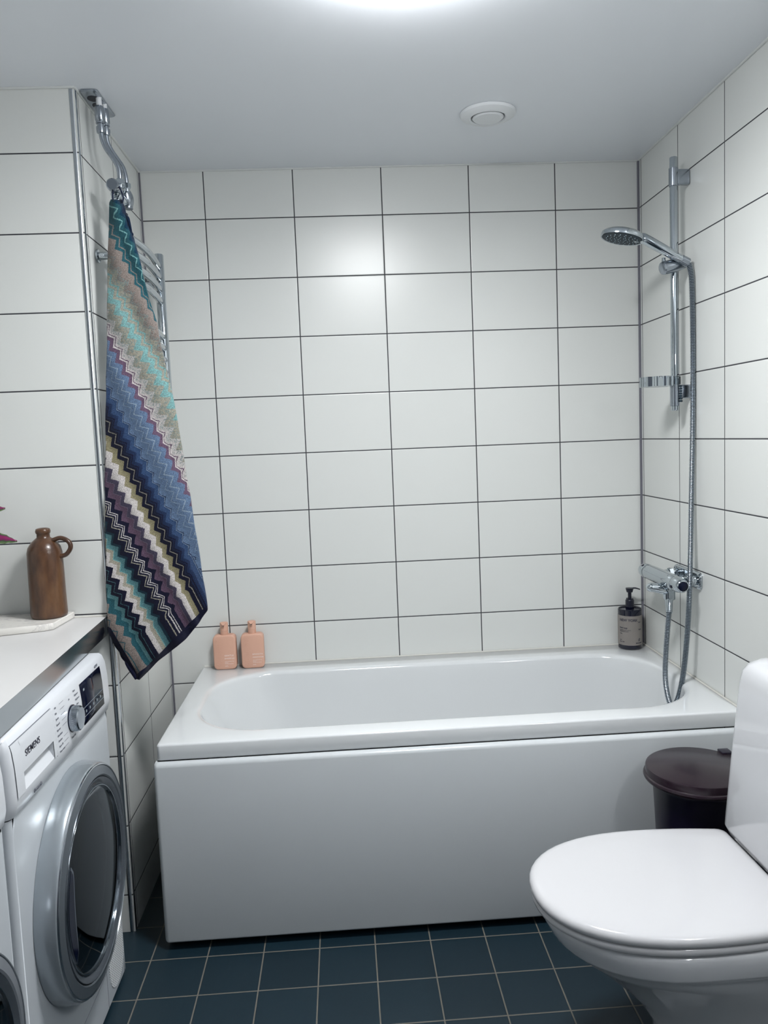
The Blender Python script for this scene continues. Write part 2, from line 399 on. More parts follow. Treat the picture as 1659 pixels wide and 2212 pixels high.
# ---------------------------------------------------------------- bathtub
TX0, TX1, TY0, TY1 = -0.102, XR-0.001, -0.729, -0.0015
tub = thing('bathtub', 'white built-in acrylic bathtub along the tiled back wall', 'bathtub', ((TX0+TX1)/2, -0.36, 0))
n = 14
def lp(x0, x1, y0, y1, r, z): return [(x, y, z) for x, y in rrect((x0+x1)/2, (y0+y1)/2, (x1-x0)/2, (y1-y0)/2, r, n)]
secs = [lp(TX0+0.0006, TX1, TY0+0.0006, TY1, 0.010, ZR-0.043), lp(TX0, TX1, TY0, TY1, 0.010, ZR-0.042)]
for a in (0, 30, 60, 90):
    e = 0.006*(1-cos(radians(a))); secs.append(lp(TX0+e, TX1-e*0.3, TY0+e, TY1-e*0.3, 0.010, ZR-0.006+0.006*sin(radians(a))))
bx0, bx1, by0, by1 = -0.040, 1.446, -0.655, -0.098     # basin opening
secs.append(lp(bx0-0.012, bx1+0.012, by0-0.012, by1+0.012, 0.215, ZR+0.0003))
for a in (0, 30, 60, 85):
    e = 0.014*sin(radians(a)); secs.append(lp(bx0-0.004+e, bx1+0.004-e, by0-0.004+e, by1+0.004-e, 0.21, ZR-0.014*(1-cos(radians(a)))))
for dz, ex0, ex1, ey, r in ((0.05, 0.03, 0.018, 0.014, 0.20), (0.15, 0.075, 0.03, 0.028, 0.19), (0.27, 0.14, 0.045, 0.045, 0.17), (0.36, 0.20, 0.07, 0.075, 0.15), (0.395, 0.26, 0.12, 0.13, 0.12), (0.405, 0.34, 0.2, 0.2, 0.07)):
    secs.append(lp(bx0+ex0, bx1-ex1, by0+ey, by1-ey, r, ZR-dz))
obj('basin', loft(B(), secs, cap0=False, cap1=True), M_acryl, tub, smooth=50)
def panel_loft():
    bm = B(); x0, x1 = -0.109, XR-0.001; zt, zb = ZR-0.0445, 0.022; yb, yf = -0.732, -0.750
    prof = []
    rows = []
    rad = 0.012
    # profile in y,z of the panel face: round top edge, flat face, round bottom edge
    pz = [(yb, zt)] + [(yf+rad-rad*sin(radians(a)), zt-rad+rad*cos(radians(a))) for a in (0, 22, 45, 68, 90)] + \
         [(yf+0.006-0.006*cos(radians(a)), zb+0.006-0.006*sin(radians(a))) for a in (0, 30, 60, 90)] + [(yb, zb)]
    def ring(x, s):
        cy, cz = yb, (zt+zb)/2
        return [(x, yb+(y-yb)*s, z if s == 1 else cz+(z-cz)*(1-0.010*(1-s)/0.5)) for y, z in pz]
    secs = [ring(x0+rad*(1-cos(radians(90-a))) if a < 90 else x0, 1.0) for a in (0,)]
    secs = []
    for a in (0, 22, 45, 68, 90):
        e = rad*(1-sin(radians(a))); d = rad*(1-cos(radians(90-a)))
        k = rad*(1-sin(radians(a)))
        secs.append([(x0+rad*(1-cos(radians(a))) - 0 if False else x0+rad-rad*cos(radians(a)), max(min(y + (rad-rad*sin(radians(a))), yb), y), z - (0 if z < 0.2 else (rad-rad*sin(radians(a)))*0.6) + (0 if z > 0.2 else (rad-rad*sin(radians(a)))*0.6)) for y, z in pz])
    secs.append([(x1, y, z) for y, z in pz])
    return loft(bm, secs)
obj('front_panel', panel_loft(), M_panel, tub, smooth=50)
obj('end_panel', bx((-0.107, -0.735, 0.022), (-0.101, -0.004, ZR-0.046), 0.002), M_panel, tub)
for x in (0.05, 1.35):
    for y in (-0.62, -0.12): obj('foot', cyl(B(), (x, y, 0.0), (x, y, 0.16), 0.015), M_dark, tub)
bm = lathe(B(), [(0, 0.002), (0.030, 0.002), (0.033, 0.0), (0.033, -0.002)], (1.12, -0.38, ZR-0.404)); obj('drain', bm, M_chrome, tub)
bm = B(); tube(bm, [(TX0+0.006, -0.0035, ZR+0.0015), (XR-0.004, -0.0035, ZR+0.0015), (XR-0.0035, -0.006, ZR+0.0015), (XR-0.0035, TY0+0.004, ZR+0.0015)], 0.003, 8)
obj('sealing_bead', bm, M_silw, tub)

# ---------------------------------------------------------------- bottles on the tub rim
def bottle(name, label, cx, line1, line2, tilt, small):
    w, h, d = 0.0395, 0.122, 0.0200
    t = thing(name, label, 'bottle', (cx, -0.031, ZR), tilt, 'peach hair care bottles on the tub rim')
    secs = []
    def rr(z, k, hx=w, hy=d): return None
    # front outline is a rounded rectangle in x,z extruded in y with soft edges
    for y, k in ((-d, 0.0045), (-d+0.0015, 0.0012), (-d+0.005, 0), (d-0.007, 0), (d-0.002, 0.003), (d, 0.0075)):
        secs.append([(x, y, z) for x, z in rrect(0, h/2, w-k, h/2-k, 0.015, 7)])
    b = obj('bottle_body', loft(B(), secs), M_pink, t, local=True, smooth=50)
    bm = lathe(B(), [(0.0135, h-0.0005), (0.0140, h+0.001), (0.0140, h+0.011), (0.0132, h+0.0118), (0.0132, h+0.0126), (0.0140, h+0.0134), (0.0142, h+0.040), (0.0132, h+0.0425), (0, h+0.044)], (0, 0, 0), seg=32)
    obj('pump_collar', bm, M_pink, t, local=True)
    bm = B(); loft(bm, [[(-0.0085, -0.010, h+0.0395), (0.0085, -0.010, h+0.0395), (0.0100, -0.010, h+0.0435), (-0.0100, -0.010, h+0.0435)], [(-0.0030, -0.021, h+0.031), (0.0030, -0.021, h+0.031), (0.0042, -0.021, h+0.0385), (-0.0042, -0.021, h+0.0385)]])
    obj('pump_spout', bm, M_pink, t, local=True, smooth=0)
    bm = bx((-0.0022, -0.0216, h+0.0325), (0.0022, -0.0209, h+0.0355), 0.0005); obj('spout_opening', bm, M_dark, t, local=True)
    Mf = lambda x, z: Matrix.Translation((x, -d-0.0002, z)) @ Matrix.Rotation(radians(90), 4, 'X')
    bm = text_bm(line1, 0.0078, Mf(-0.0015, 0.0475), spacing=1.18)
    join(bm, text_bm(line2, 0.0056 if small else 0.0068, Mf(-0.0015, 0.0375), 0.0003, spacing=1.0 if small else 1.1))
    for i, s in enumerate(('WITH COCONUT OIL,', 'JOJOBA +', 'VITAMIN E EXTRACT')): join(bm, text_bm(s, 0.0032, Mf(-0.0012, 0.0280-0.0042*i), 0.0002))
    join(bm, text_bm('354ML', 0.0042, Mf(-0.0012, 0.0115), 0.0002))
    obj('printed_text', bm, M_wink, t, local=True, smooth=0)
    bm = text_bm('MONDAY', 0.0235, Matrix.Translation((-0.0125, -d+0.0001, 0.0065)) @ Matrix.Rotation(radians(90), 4, 'X') @ Matrix.Rotation(radians(90), 4, 'Z'), 0.0007, spacing=0.98)
    obj('embossed_lettering', bm, M_pink, t, local=True, smooth=0)
    return t
bottle('shampoo_bottle', 'peach pump bottle reading GENTLE, left one on the tub rim', -0.0150, 'GENTLE', 'SHAMPOO', 0.0, False)
bottle('conditioner_bottle', 'peach pump bottle reading SMOOTH, right one on the tub rim', 0.0815, 'SMOOTH', 'CONDITIONER', 0.03, True)

SX, SY, SR = 1.4275, -0.047, 0.0415
t = thing('soap_dispenser', 'dark pump bottle with grey NEW YORK label in the tub corner', 'dispenser', (SX, SY, ZR))
bm = lathe(B(), [(0, 0.0003), (SR-0.003, 0.0003), (SR, 0.004), (SR, 0.141), (SR-0.0015, 0.144), (SR-0.0035, 0.1435), (SR-0.005, 0.140), (0.015, 0.141), (0.015, 0.15), (0, 0.15)], (SX, SY, ZR), seg=64)
obj('bottle_body', bm, M_amber, t)
bm = lathe(B(), [(SR+0.0003, 0.017), (SR+0.0005, 0.0172), (SR+0.0005, 0.1225), (SR+0.0003, 0.1227), (SR-0.001, 0.1227), (SR-0.001, 0.017)], (SX, SY, ZR), seg=64)
obj('paper_label', bm, M_label, t)
def wrap_text(lst, mt, name):
    for s, size, a0, z, bold in lst:
        tb = text_bm(s, size, Matrix.Identity(4), 0.0002, bold=bold)
        for v in tb.verts:
            x, y, zz = v.co; a = radians(a0) + x/SR; r = SR+0.0007+zz
            v.co = Vector((SX + r*sin(a), SY - r*cos(a), ZR+z+y))
        obj(name, tb, mt, t, smooth=0)
wrap_text([('NEW YORK', 0.0125, -74, 0.1035, 0.0003), ('No.1', 0.0055, 22, 0.0985, 0.0002), ('Hand soap', 0.0070, -74, 0.0775, 0.0002), ('Sandalwood & vetiver', 0.0048, -74, 0.0705, 0), ('cleansing formula', 0.0048, -74, 0.0655, 0),
           ('vegan', 0.0048, -74, 0.0580, 0), ('10.14', 0.0060, 22, 0.0720, 0.0002), ('16.9', 0.0050, -74, 0.0340, 0.0001), ('fl.oz / 500', 0.0048, -74, 0.0280, 0.0001), ('ECO SOAP', 0.0055, 8, 0.0235, 0.0002)], M_ink, 'label_print')
bm = B()
for k in range(5):
    a = radians(26) + 0.06*cos(k*1.3); z = 0.037+0.004*sin(k*1.3+0.4)
    lathe(bm, [(0, 0.0002), (0.0018, 0.0002), (0.0018, 0), (0, 0)], (SX+(SR+0.0009)*sin(a), SY-(SR+0.0009)*cos(a), ZR+z), (sin(a), -cos(a), 0), 8)
obj('label_emblem', bm, M_ink, t)
bm = lathe(B(), [(0.0, 0.140), (0.0150, 0.140), (0.0150, 0.172), (0.0140, 0.1745), (0.0125, 0.1755), (0.0125, 0.180), (0.0062, 0.181), (0.0062, 0.203), (0.0, 0.203)], (SX, SY, ZR), seg=32)
obj('pump_collar', bm, M_blackpl, t)
bm = lathe(B(), [(0, 0.202), (0.0105, 0.202), (0.0115, 0.206), (0.0135, 0.213), (0.0135, 0.217), (0, 0.2185)], (SX, SY, ZR), seg=32)
tube(bm, smooth_path([(SX, SY, ZR+0.2145), (SX+0.018, SY, ZR+0.2155), (SX+0.029, SY-0.001, ZR+0.213), (SX+0.037, SY-0.002, ZR+0.210)], 5), lambda s: 0.0052-0.0024*s, 12, flat=0.65)
obj('pump_head', bm, M_blackpl, t)

# ---------------------------------------------------------------- shower rail, hand shower, hose, mixer
BX, BY = 1.4465, -0.400
rail = thing('shower_rail', 'chrome shower rail with slider and soap dish on the right wall', 'shower rail', (XR, BY, 1.39))
obj('rail_tube', lathe(B(), [(0, 0), (0.010, 0.0), (0.0115, 0.002), (0.0115, 0.745), (0.0105, 0.7475), (0, 0.7475)], (BX, BY, 1.3965), seg=32), M_chrome, rail)
def bracket(z0, z1, mt):
    bm = B(); lathe(bm, [(0.0118, z0-0.004), (0.0138, z0-0.003), (0.0138, z1+0.004), (0.0118, z1+0.005)], (BX, BY, 0), seg=32)
    box(bm, (BX+0.006, BY-0.010, z0), (XR-0.0005, BY+0.010, z1), 0.004); return obj('wall_bracket', bm, mt, rail)
bracket(2.064, 2.108, M_chromed); bracket(1.4330, 1.474, M_chromed)
bm = lathe(B(), [(0.0118, 1.410), (0.0140, 1.411), (0.0140, 1.492), (0.0118, 1.493)], (BX, BY, 0), seg=32); obj('rail_sleeve', bm, M_chromed, rail)
bm = B()
for k in range(7): cyl(bm, (BX+0.0125, BY-0.013, 1.425+k*0.0075), (BX+0.0195, BY-0.004, 1.425+k*0.0075), 0.0032, 10)
obj('grip_ribs', bm, M_rub, rail)
# slider: horizontal barrel clamped on the rail
sl0, sl1 = at(1431, 580, 'y', -0.424), at(1476, 568, 'y', -0.404)
bm = B(); ax = (sl1-sl0); L = ax.length
lathe(bm, [(0, -0.004), (0.013, -0.003), (0.0185, 0.001), (0.0200, 0.006), (0.0200, L*0.72), (0.017, L), (0, L)], sl0, ax, 32)
sld = obj('slider', bm, M_chromed, rail)
bm = B(); cyl(bm, sl0+Vector((0.006, 0.006, 0.016)), sl0+Vector((0.006, 0.006, 0.032)), 0.006, 16, 0.001); obj('slider_button', bm, M_chrome, sld)
bm = B()
# soap dish: scalloped chrome band around a thin floor
dc = Vector((1.3975, -0.385, 1.487)); N = 120; outer, inner = [], []
for i in range(N):
    a = 2*pi*i/N; r = 0.050 + 0.0028*cos(10*a)
    outer.append((dc.x+r*1.02*cos(a), dc.y+r*0.92*sin(a))); r -= 0.0022; inner.append((dc.x+r*1.02*cos(a), dc.y+r*0.92*sin(a)))
loft(bm, [[(x, y, dc.z-0.014) for x, y in inner], [(x, y, dc.z-0.015) for x, y in outer], [(x, y, dc.z+0.014) for x, y in outer], [(x, y, dc.z+0.014) for x, y in inner], [(x, y, dc.z-0.010) for x, y in inner]], cap0=True, cap1=True)
dish = obj('soap_dish', bm, M_chrome, rail, smooth=40)
bm = lathe(B(), [(0.0142, -0.012), (0.0175, -0.011), (0.0175, 0.012), (0.0142, 0.013)], (BX, BY, dc.z), seg=24); obj('dish_clip', bm, M_clear, dish)

hs = thing('hand_shower', 'chrome hand shower with dark nozzle face resting in the rail slider', 'shower head', (1.285, -0.425, 1.90))
Hc = Vector((1.2835, -0.4150, 1.9090)); hn = Vector((-0.22, -0.035, -0.97)).normalized(); hx = Vector((-0.97, 0, 0.2))
bm = lathe(B(), [(0.0535, 0.0), (0.0565, 0.001), (0.0575, -0.005), (0.0560, -0.012), (0.048, -0.019), (0.030, -0.0235), (0, -0.025)], Hc, hn, 48, 1.12, 1.0, hx)
obj('head_shell', bm, M_chrome, hs)
bm = lathe(B(), [(0, 0.0012), (0.046, 0.0012), (0.0525, 0.0006), (0.0535, -0.002)], Hc, hn, 48, 1.12, 1.0, hx); face = obj('nozzle_plate', bm, M_rub, hs)
bm = B(); mm = axis_m(Hc, hn, hx)
for ring, cnt in ((0.010, 6), (0.020, 10), (0.031, 14), (0.041, 18)):
    for k in range(cnt):
        a = 2*pi*k/cnt+ring*40; p = mm @ Vector((ring*1.12*cos(a), ring*1.0*sin(a), 0.0005)); cyl(bm, p, p+hn*0.0038, 0.0013, 8)
obj('nozzles', bm, M_noz, face)
p_end = at(1487, 568, 'y', -0.436)
hp = [Hc+Vector((0.036, 0.0, 0.0015)), Hc+Vector((0.060, -0.003, 0.0)), at(1396, 518, 'y', -0.428), at(1428, 536, 'y', -0.436), at(1462, 555, 'y', -0.438), p_end]
hpath = smooth_path(hp, 8)
bm = tube(B(), hpath, lambda s: 0.0125+0.0035*sin(pi*min(1, s*1.1+0.05)), 24, flat=0.95); obj('handle', bm, M_chrome, hs)
d = (hpath[-1]-hpath[-4]).normalized()
bm = B(); cyl(bm, p_end-d*0.026, p_end-d*0.001, 0.0136, 24, 0.001); obj('handle_collar', bm, M_chromed, hs)
# hose
hose_px = [(1487.5, 569, -0.437), (1493, 592, -0.440), (1495.5, 640, -0.440), (1497, 740, -0.440), (1497, 850, -0.440), (1496, 950, -0.442), (1493.5, 1080, -0.446), (1491.5, 1200, -0.466), (1489, 1290, -0.480), (1484.5, 1370, -0.476), (1478, 1440, -0.468), (1470, 1488, -0.462), (1459, 1520, -0.460), (1448, 1520, -0.455), (1440, 1490, -0.450), (1437, 1455, -0.446), (1438.5, 1410, -0.440), (1442, 1360, -0.434), (1445.5, 1318, -0.430)]
hpts = smooth_path([at(u, v, 'y', y) for u, v, y in hose_px], 12)
L = [0]
for a, b in zip(hpts, hpts[1:]): L.append(L[-1]+(b-a).length)
tot = L[-1]; pitch = 0.0046; nst = int(tot/pitch*4); pts = []
k = 0
for i in range(nst+1):
    s = tot*i/nst
    while k < len(L)-2 and L[k+1] < s: k += 1
    f = (s-L[k])/max(1e-9, L[k+1]-L[k]); pts.append(hpts[k].lerp(hpts[k+1], f))
cnt = [0]
def rib(s):
    i = round(s*nst); return (0.0084, 0.0088, 0.0080, 0.0058)[i % 4]
tag(obj('shower_hose', tube(B(), pts, rib, 14), M_hose, smooth=25), 'ribbed metal shower hose hanging from the hand shower down into the tub', 'hose')
# mixer
mx = thing('bath_mixer', 'chrome thermostatic bath mixer on the right wall above the tub', 'faucet', (XR, -0.39, 0.87))
MXx, MXz = 1.419, 0.874
bm = B(); ex0, ex1, ez0, ez1 = -0.482, -0.290, 0.852, 0.905
for x, k in ((XR-0.0005, 0.0), (XR-0.006, 0.0), (XR-0.010, 0.003), (XR-0.0115, 0.008), (XR-0.0085, 0.0115), (XR-0.0075, 0.014)): pass
loft(bm, [[(x, y, z) for y, z in rrect((ex0+ex1)/2, (ez0+ez1)/2, (ex1-ex0)/2-k, (ez1-ez0)/2-k, 0.016, 6)] for x, k in ((XR-0.0005, 0.0), (XR-0.006, 0.0), (XR-0.0095, 0.002), (XR-0.0108, 0.005), (XR-0.0095, 0.0075), (XR-0.006, 0.009))])
obj('wall_plate', bm, M_chrome, mx)
for y in (-0.315, -0.457):
    bm = B(); cyl(bm, (XR-0.006, y, 0.879), (XR-0.022, y, 0.879), 0.0145, 24, 0.001)
    lathe(bm, [(0.0165, 0), (0.0175, 0.001), (0.0175, 0.013), (0.0165, 0.014), (0, 0.014)], (XR-0.022, y, 0.879), (-1, 0, 0), 6)
    cyl(bm, (XR-0.036, y, 0.878), (MXx+0.008, y, 0.876), 0.0135, 24, 0.001); obj('union_nut', bm, M_chrome, mx)
bm = lathe(B(), [(0, 0), (0.0225, 0), (0.0238, 0.002), (0.0245, 0.03), (0.0252, 0.115), (0.0245, 0.20), (0.0238, 0.218), (0.0225, 0.22), (0, 0.22)], (MXx, -0.468, MXz), (0, 1, 0), 48)
obj('mixer_body', bm, M_chrome, mx)
def knob(y, s, lab):
    bm = lathe(B(), [(0, 0), (0.0235, 0), (0.0242, 0.002), (0.0238, 0.018), (0.0215, 0.036), (0.0185, 0.044), (0.0150, 0.0465), (0.0140, 0.0445), (0, 0.0445)], (MXx, y, MXz), (0, s, 0), 48)
    k = obj('control_knob', bm, M_chrome, mx)
    bm = lathe(B(), [(0.0139, 0.0452), (0.0125, 0.0462), (0, 0.0465)], (MXx, y, MXz), (0, s, 0), 32); obj('knob_cap', bm, M_black, k)
    a = radians(192 if s < 0 else 125); c = Vector((MXx+0.0241*cos(a), y+s*0.014, MXz+0.0241*sin(a)))
    bm = B(); box(bm, (-0.0055, -0.0045, -0.0016), (0.0055, 0.0045, 0.0016), 0.001, 2, axis_m(c, (cos(a), 0.10*s, sin(a)), (0, 1, 0)))
    obj('knob_button', bm, M_black, k)
knob(-0.4695, -1, 'near'); knob(-0.2465, 1, 'far')
bm = B(); cyl(bm, (MXx, -0.405, MXz-0.015), (MXx, -0.405, 0.815), 0.0158, 32, 0.001); cyl(bm, (MXx+0.006, -0.403, 0.850), (MXx+0.006, -0.403, 0.812), 0.0170, 32, 0.002)
obj('diverter_column', bm, M_chrome, mx)
bm = tube(B(), smooth_path([(MXx, -0.405, 0.838), (MXx-0.020, -0.404, 0.846), (MXx-0.042, -0.402, 0.852), (MXx-0.066, -0.401, 0.853)], 8), lambda s: 0.0145+0.004*sin(pi*s)-0.006*max(0, s-0.85)/0.15, 24, flat=0.85); obj('spout_lever', bm, M_chrome, mx)
q0 = at(1445, 1290, 'y', -0.412); q1 = at(1445.5, 1322, 'y', -0.430)
bm = B(); lathe(bm, [(0, 0), (0.0128, 0), (0.0128, 0.008), (0.0118, 0.010), (0.0095, 0.047), (0, 0.047)], (MXx+0.001, -0.4075, 0.816), (Vector(q1)-Vector((MXx+0.001, -0.4075, 0.816))), 24)
obj('hose_connector', bm, M_chrome, mx)

# ---------------------------------------------------------------- towel radiator, its pipes and the ceiling plate
rad = thing('towel_radiator', 'chrome ladder towel radiator on the left wall, mostly behind the towel', 'radiator', (XL, -0.34, 1.10))
PX = -0.140; RY0, RY1 = -0.575, -0.118
for y in (RY0, RY1):
    obj('post', lathe(B(), [(0, 0), (0.0135, 0), (0.0155, 0.003), (0.0155, 0.842), (0.0130, 0.846), (0, 0.847)], (PX, y, 1.125), seg=28), M_chrome, rad)
zb = [1.930, 1.894, 1.856, 1.818, 1.705, 1.668, 1.630, 1.592, 1.478, 1.440, 1.402, 1.290, 1.252, 1.214, 1.170]
for z in zb:
    pts = [(PX-0.002+0.016*sin(pi*s), RY0+(RY1-RY0)*s, z) for s in [i/20 for i in range(21)]]
    obj('rung', tube(B(), pts, 0.0105, 16), M_chrome, rad)
for y, z in ((RY0+0.02, 1.87), (RY1-0.02, 1.87), (RY0+0.02, 1.23), (RY1-0.02, 1.23)):
    bm = B(); cyl(bm, (XL+0.0005, y, z), (XL+0.007, y, z), 0.0175, 24, 0.001); cyl(bm, (XL+0.006, y, z), (PX, y, z), 0.0105, 20); obj('wall_mount', bm, M_chrome, rad)
# valve block above the radiator
VB = Vector((-0.1430, -0.575, 2.035))
bm = B(); cyl(bm, (-0.143, -0.588, 2.022), (-0.143, -0.512, 2.022), 0.0135, 24, 0.002); cyl(bm, (-0.143, RY0, 1.965), (-0.143, RY0, 2.020), 0.0105, 20)
obj('valve_block', bm, M_chrome, rad)
bm = B(); kx = at(242, 398, 'y', -0.625)
lathe(bm, [(0, 0.002), (0.0130, 0.002), (0.0150, 0.0), (0.0160, -0.004), (0.0160, -0.030), (0.0125, -0.034), (0, -0.034)], kx, (0.12, -1, -0.12), 32); obj('valve_knob', bm, M_chromed, rad)
bm = tube(B(), [(-0.143, -0.585, 2.022), kx+Vector((0, 0.03, 0))], 0.009, 16); obj('valve_spindle', bm, M_chrome, rad)
bm = tube(B(), smooth_path([at(268, 408, 'y', -0.515), at(274, 425, 'y', -0.505), at(277, 440, 'y', -0.50), at(279, 452, 'y', -0.50)], 6), lambda s: 0.010+0.006*sin(pi*min(1, s*1.15)) , 20, flat=1.2); obj('valve_lever', bm, M_chromed, rad)
pp1 = [at(u, v, 'y', y) for u, v, y in ((218, 285, -0.592), (221, 300, -0.591), (229, 320, -0.589), (243, 340, -0.587), (254, 358, -0.586), (258, 375, -0.586), (259, 389, -0.586))]
pp2 = [at(u, v, 'y', y) for u, v, y in ((229, 290, -0.548), (232, 308, -0.546), (241, 326, -0.542), (254, 345, -0.538), (265, 362, -0.536), (271, 382, -0.536), (273, 398, -0.536))]
for pp in (pp1, pp2):
    p = obj('supply_pipe', tube(B(), smooth_path(pp, 8), 0.0066, 16), M_chromed, rad)
    bm = B(); e = pp[-1]; lathe(bm, [(0.0105, 0), (0.0115, 0.001), (0.0115, 0.013), (0.0105, 0.014), (0, 0.014)], e+Vector((0, 0, 0.002)), (0, 0, -1), 6); cyl(bm, e+Vector((0, 0, -0.012)), e+Vector((0, 0, -0.020)), 0.008, 16)
    obj('pipe_nut', bm, M_chrome, p)
    e = pp[0]; bm = B()
    lathe(bm, [(0.0065, -0.004), (0.0105, -0.003), (0.0115, 0.004), (0.0115, 0.012), (0.0085, 0.0125), (0.0085, 0.019), (0.0115, 0.020), (0.0115, 0.024), (0.0100, 0.025), (0.0125, 0.029), (0.0125, 0.060), (0.0110, 0.064), (0.0075, 0.064)], e, (Vector((-0.004, 0.0, 1))), 24)
    obj('compression_fitting', bm, M_chromed, p)
    bm = B(); cyl(bm, e+Vector((0, 0, 0.060)), (e.x, e.y, ZC-0.0012), 0.0072, 20); obj('pipe_stub', bm, M_white, p)
ring = [VB+Vector((0.006+0.013*cos(a), -0.024, -0.026+0.013*sin(a))) for a in [2*pi*k/28 for k in range(28)]]
obj('towel_ring', tube(B(), ring, 0.0022, 10, closed=True), M_chrome, rad)
# ceiling plate
pl = thing('pipe_cover_plate', 'chrome cover plate around the radiator pipes on the ceiling', 'cover plate', (-0.18, -0.55, ZC))
bm = B(); loft(bm, [[(x, y, z) for x, y in rrect(-0.1825, -0.548, 0.0225-k, 0.0875-k, 0.010, 6)] for z, k in ((ZC-0.0006, 0.0), (ZC-0.0025, 0.0), (ZC-0.0050, 0.003), (ZC-0.0055, 0.005))]); obj('plate', bm, M_chromed, pl)
bm = B()
for p in (pp1[0], pp2[0]): lathe(bm, [(0, 0), (0.0165, 0), (0.0165, -0.0004), (0, -0.0004)][::-1], (-0.183, p.y+0.004, ZC-0.0056), seg=32, sy=1.15, sx=0.95)
obj('pipe_openings', bm, M_dark, pl)

# ---------------------------------------------------------------- towel
def interp(tab, x):
    if x <= tab[0][0]: return tab[0][1:]
    for a, b in zip(tab, tab[1:]):
        if x <= b[0]:
            f = (x-a[0])/(b[0]-a[0]); return tuple(p+(q-p)*f for p, q in zip(a[1:], b[1:]))
    return tab[-1][1:]
Lt = [(430, 243), (439, 238.7), (468, 238), (515, 236), (584, 234), (671, 233), (787, 232), (822, 230), (975, 229), (1057, 227), (1170, 229), (1268, 230.5), (1317, 231.5), (1362, 235), (1392, 248), (1444, 278), (1468, 295)]
Rt = [(430, 260), (435, 262), (462, 273), (474, 279), (523, 289), (575, 304), (642, 321), (691, 336), (743, 347), (787, 357), (839, 369), (900, 382), (982, 396), (1057, 408), (1138, 421), (1203, 432), (1262, 440), (1310, 448.5), (1318, 448.8), (1333, 437), (1356, 421), (1379, 401), (1395, 382), (1424, 343), (1447, 320), (1468, 298)]
RS = [(300, 262, 435), (350, 285, 505), (400, 301, 563), (440, 317, 620), (485, 334, 684), (520, 340, 710), (580, 362, 805), (635, 377, 880), (700, 404, 1042), (740, 412, 1085), (824, 438, 1250), (902, 444, 1322), (950, 430, 1342), (985, 425, 1350), (1040, 414, 1362), (1050, 408, 1371), (1085, 398, 1381), (1102, 389, 1388), (1128, 379, 1396), (1154, 370, 1403), (1200, 352, 1416), (1225, 342, 1424), (1255, 334, 1432), (1287, 326, 1440), (1317, 318, 1447), (1350, 305, 1460), (1420, 296, 1470)]
def Lp(s): return (interp(Lt, s)[0] if s >= 430 else 243 - (430-s)*0.02, s)
def stripe_coord(u, v):
    def side(s):
        a = Lp(s); b = interp(RS, s); return (b[0]-a[0])*(v-a[1])-(b[1]-a[1])*(u-a[0])
    s = 1420.0
    while s > 300 and side(s) < 0: s -= 12
    if s <= 300: s = 300.0
    elif s < 1420:
        lo, hi = s, s+12
        for _ in range(16):
            m_ = (lo+hi)/2
            if side(m_) > 0: lo = m_
            else: hi = m_
        s = (lo+hi)/2
    a = Lp(s); b = interp(RS, s)
    return s, sqrt((u-a[0])**2+(v-a[1])**2), sqrt((u-b[0])**2+(v-b[1])**2)
NR, NC = 300, 72
def ty(v): return -0.628 - 0.044*min(1, max(0, (v-430)/900.0))
bm = B(); grid = []; meta = []
for i in range(NR+1):
    v = 432+(1467-432)*i/NR; l = interp(Lt, v)[0]; r = interp(Rt, v)[0]; row = []
    for j in range(NC+1):
        f = j/NC; u = l+(r-l)*f
        amp = 0.010*max(0.15, min(1, (v-430)/250)) * (1 - 0.35*max(0, (v-1000)/470))
        s_, t_, e_ = stripe_coord(u, v)
        y = ty(v) + amp*sin(f*9.0+1.2+v*0.0022)*(0.55+0.45*sin(v*0.004+1)) + 0.004*sin(s_*0.055+0.4) + 0.012*(f-0.5)*(f-0.5)*4*0.8 + 0.010*max(0, (520-v)/90)*(abs(f-0.5))
        p = at(u, v, 'y', y)
        # distance to hem (px) along the lower right border and lower left border
        dl = 99.0
        for (q0_, q1_) in (((448.8, 1318), (297, 1470)), ((234, 1362), (297, 1470))):
            ax_, ay_ = q1_[0]-q0_[0], q1_[1]-q0_[1]; tt = max(0, min(1, ((u-q0_[0])*ax_+(v-q0_[1])*ay_)/(ax_*ax_+ay_*ay_)))
            dl = min(dl, sqrt((u-q0_[0]-tt*ax_)**2+(v-q0_[1]-tt*ay_)**2))
        vv = bm.verts.new(p); row.append(vv); meta.append((s_, t_, e_, min(dl, 99)))
    grid.append(row)
for i in range(NR):
    for j in range(NC):
        bm.faces.new((grid[i][j], grid[i][j+1], grid[i+1][j+1], grid[i+1][j]))
bm.verts.index_update()
uv1 = bm.loops.layers.uv.new('stripe'); uv2 = bm.loops.layers.uv.new('hem')
for f in bm.faces:
    for lp_ in f.loops:
        s_, t_, e_, d_ = meta[lp_.vert.index]; lp_[uv1].uv = (s_, t_); lp_[uv2].uv = (e_, d_)
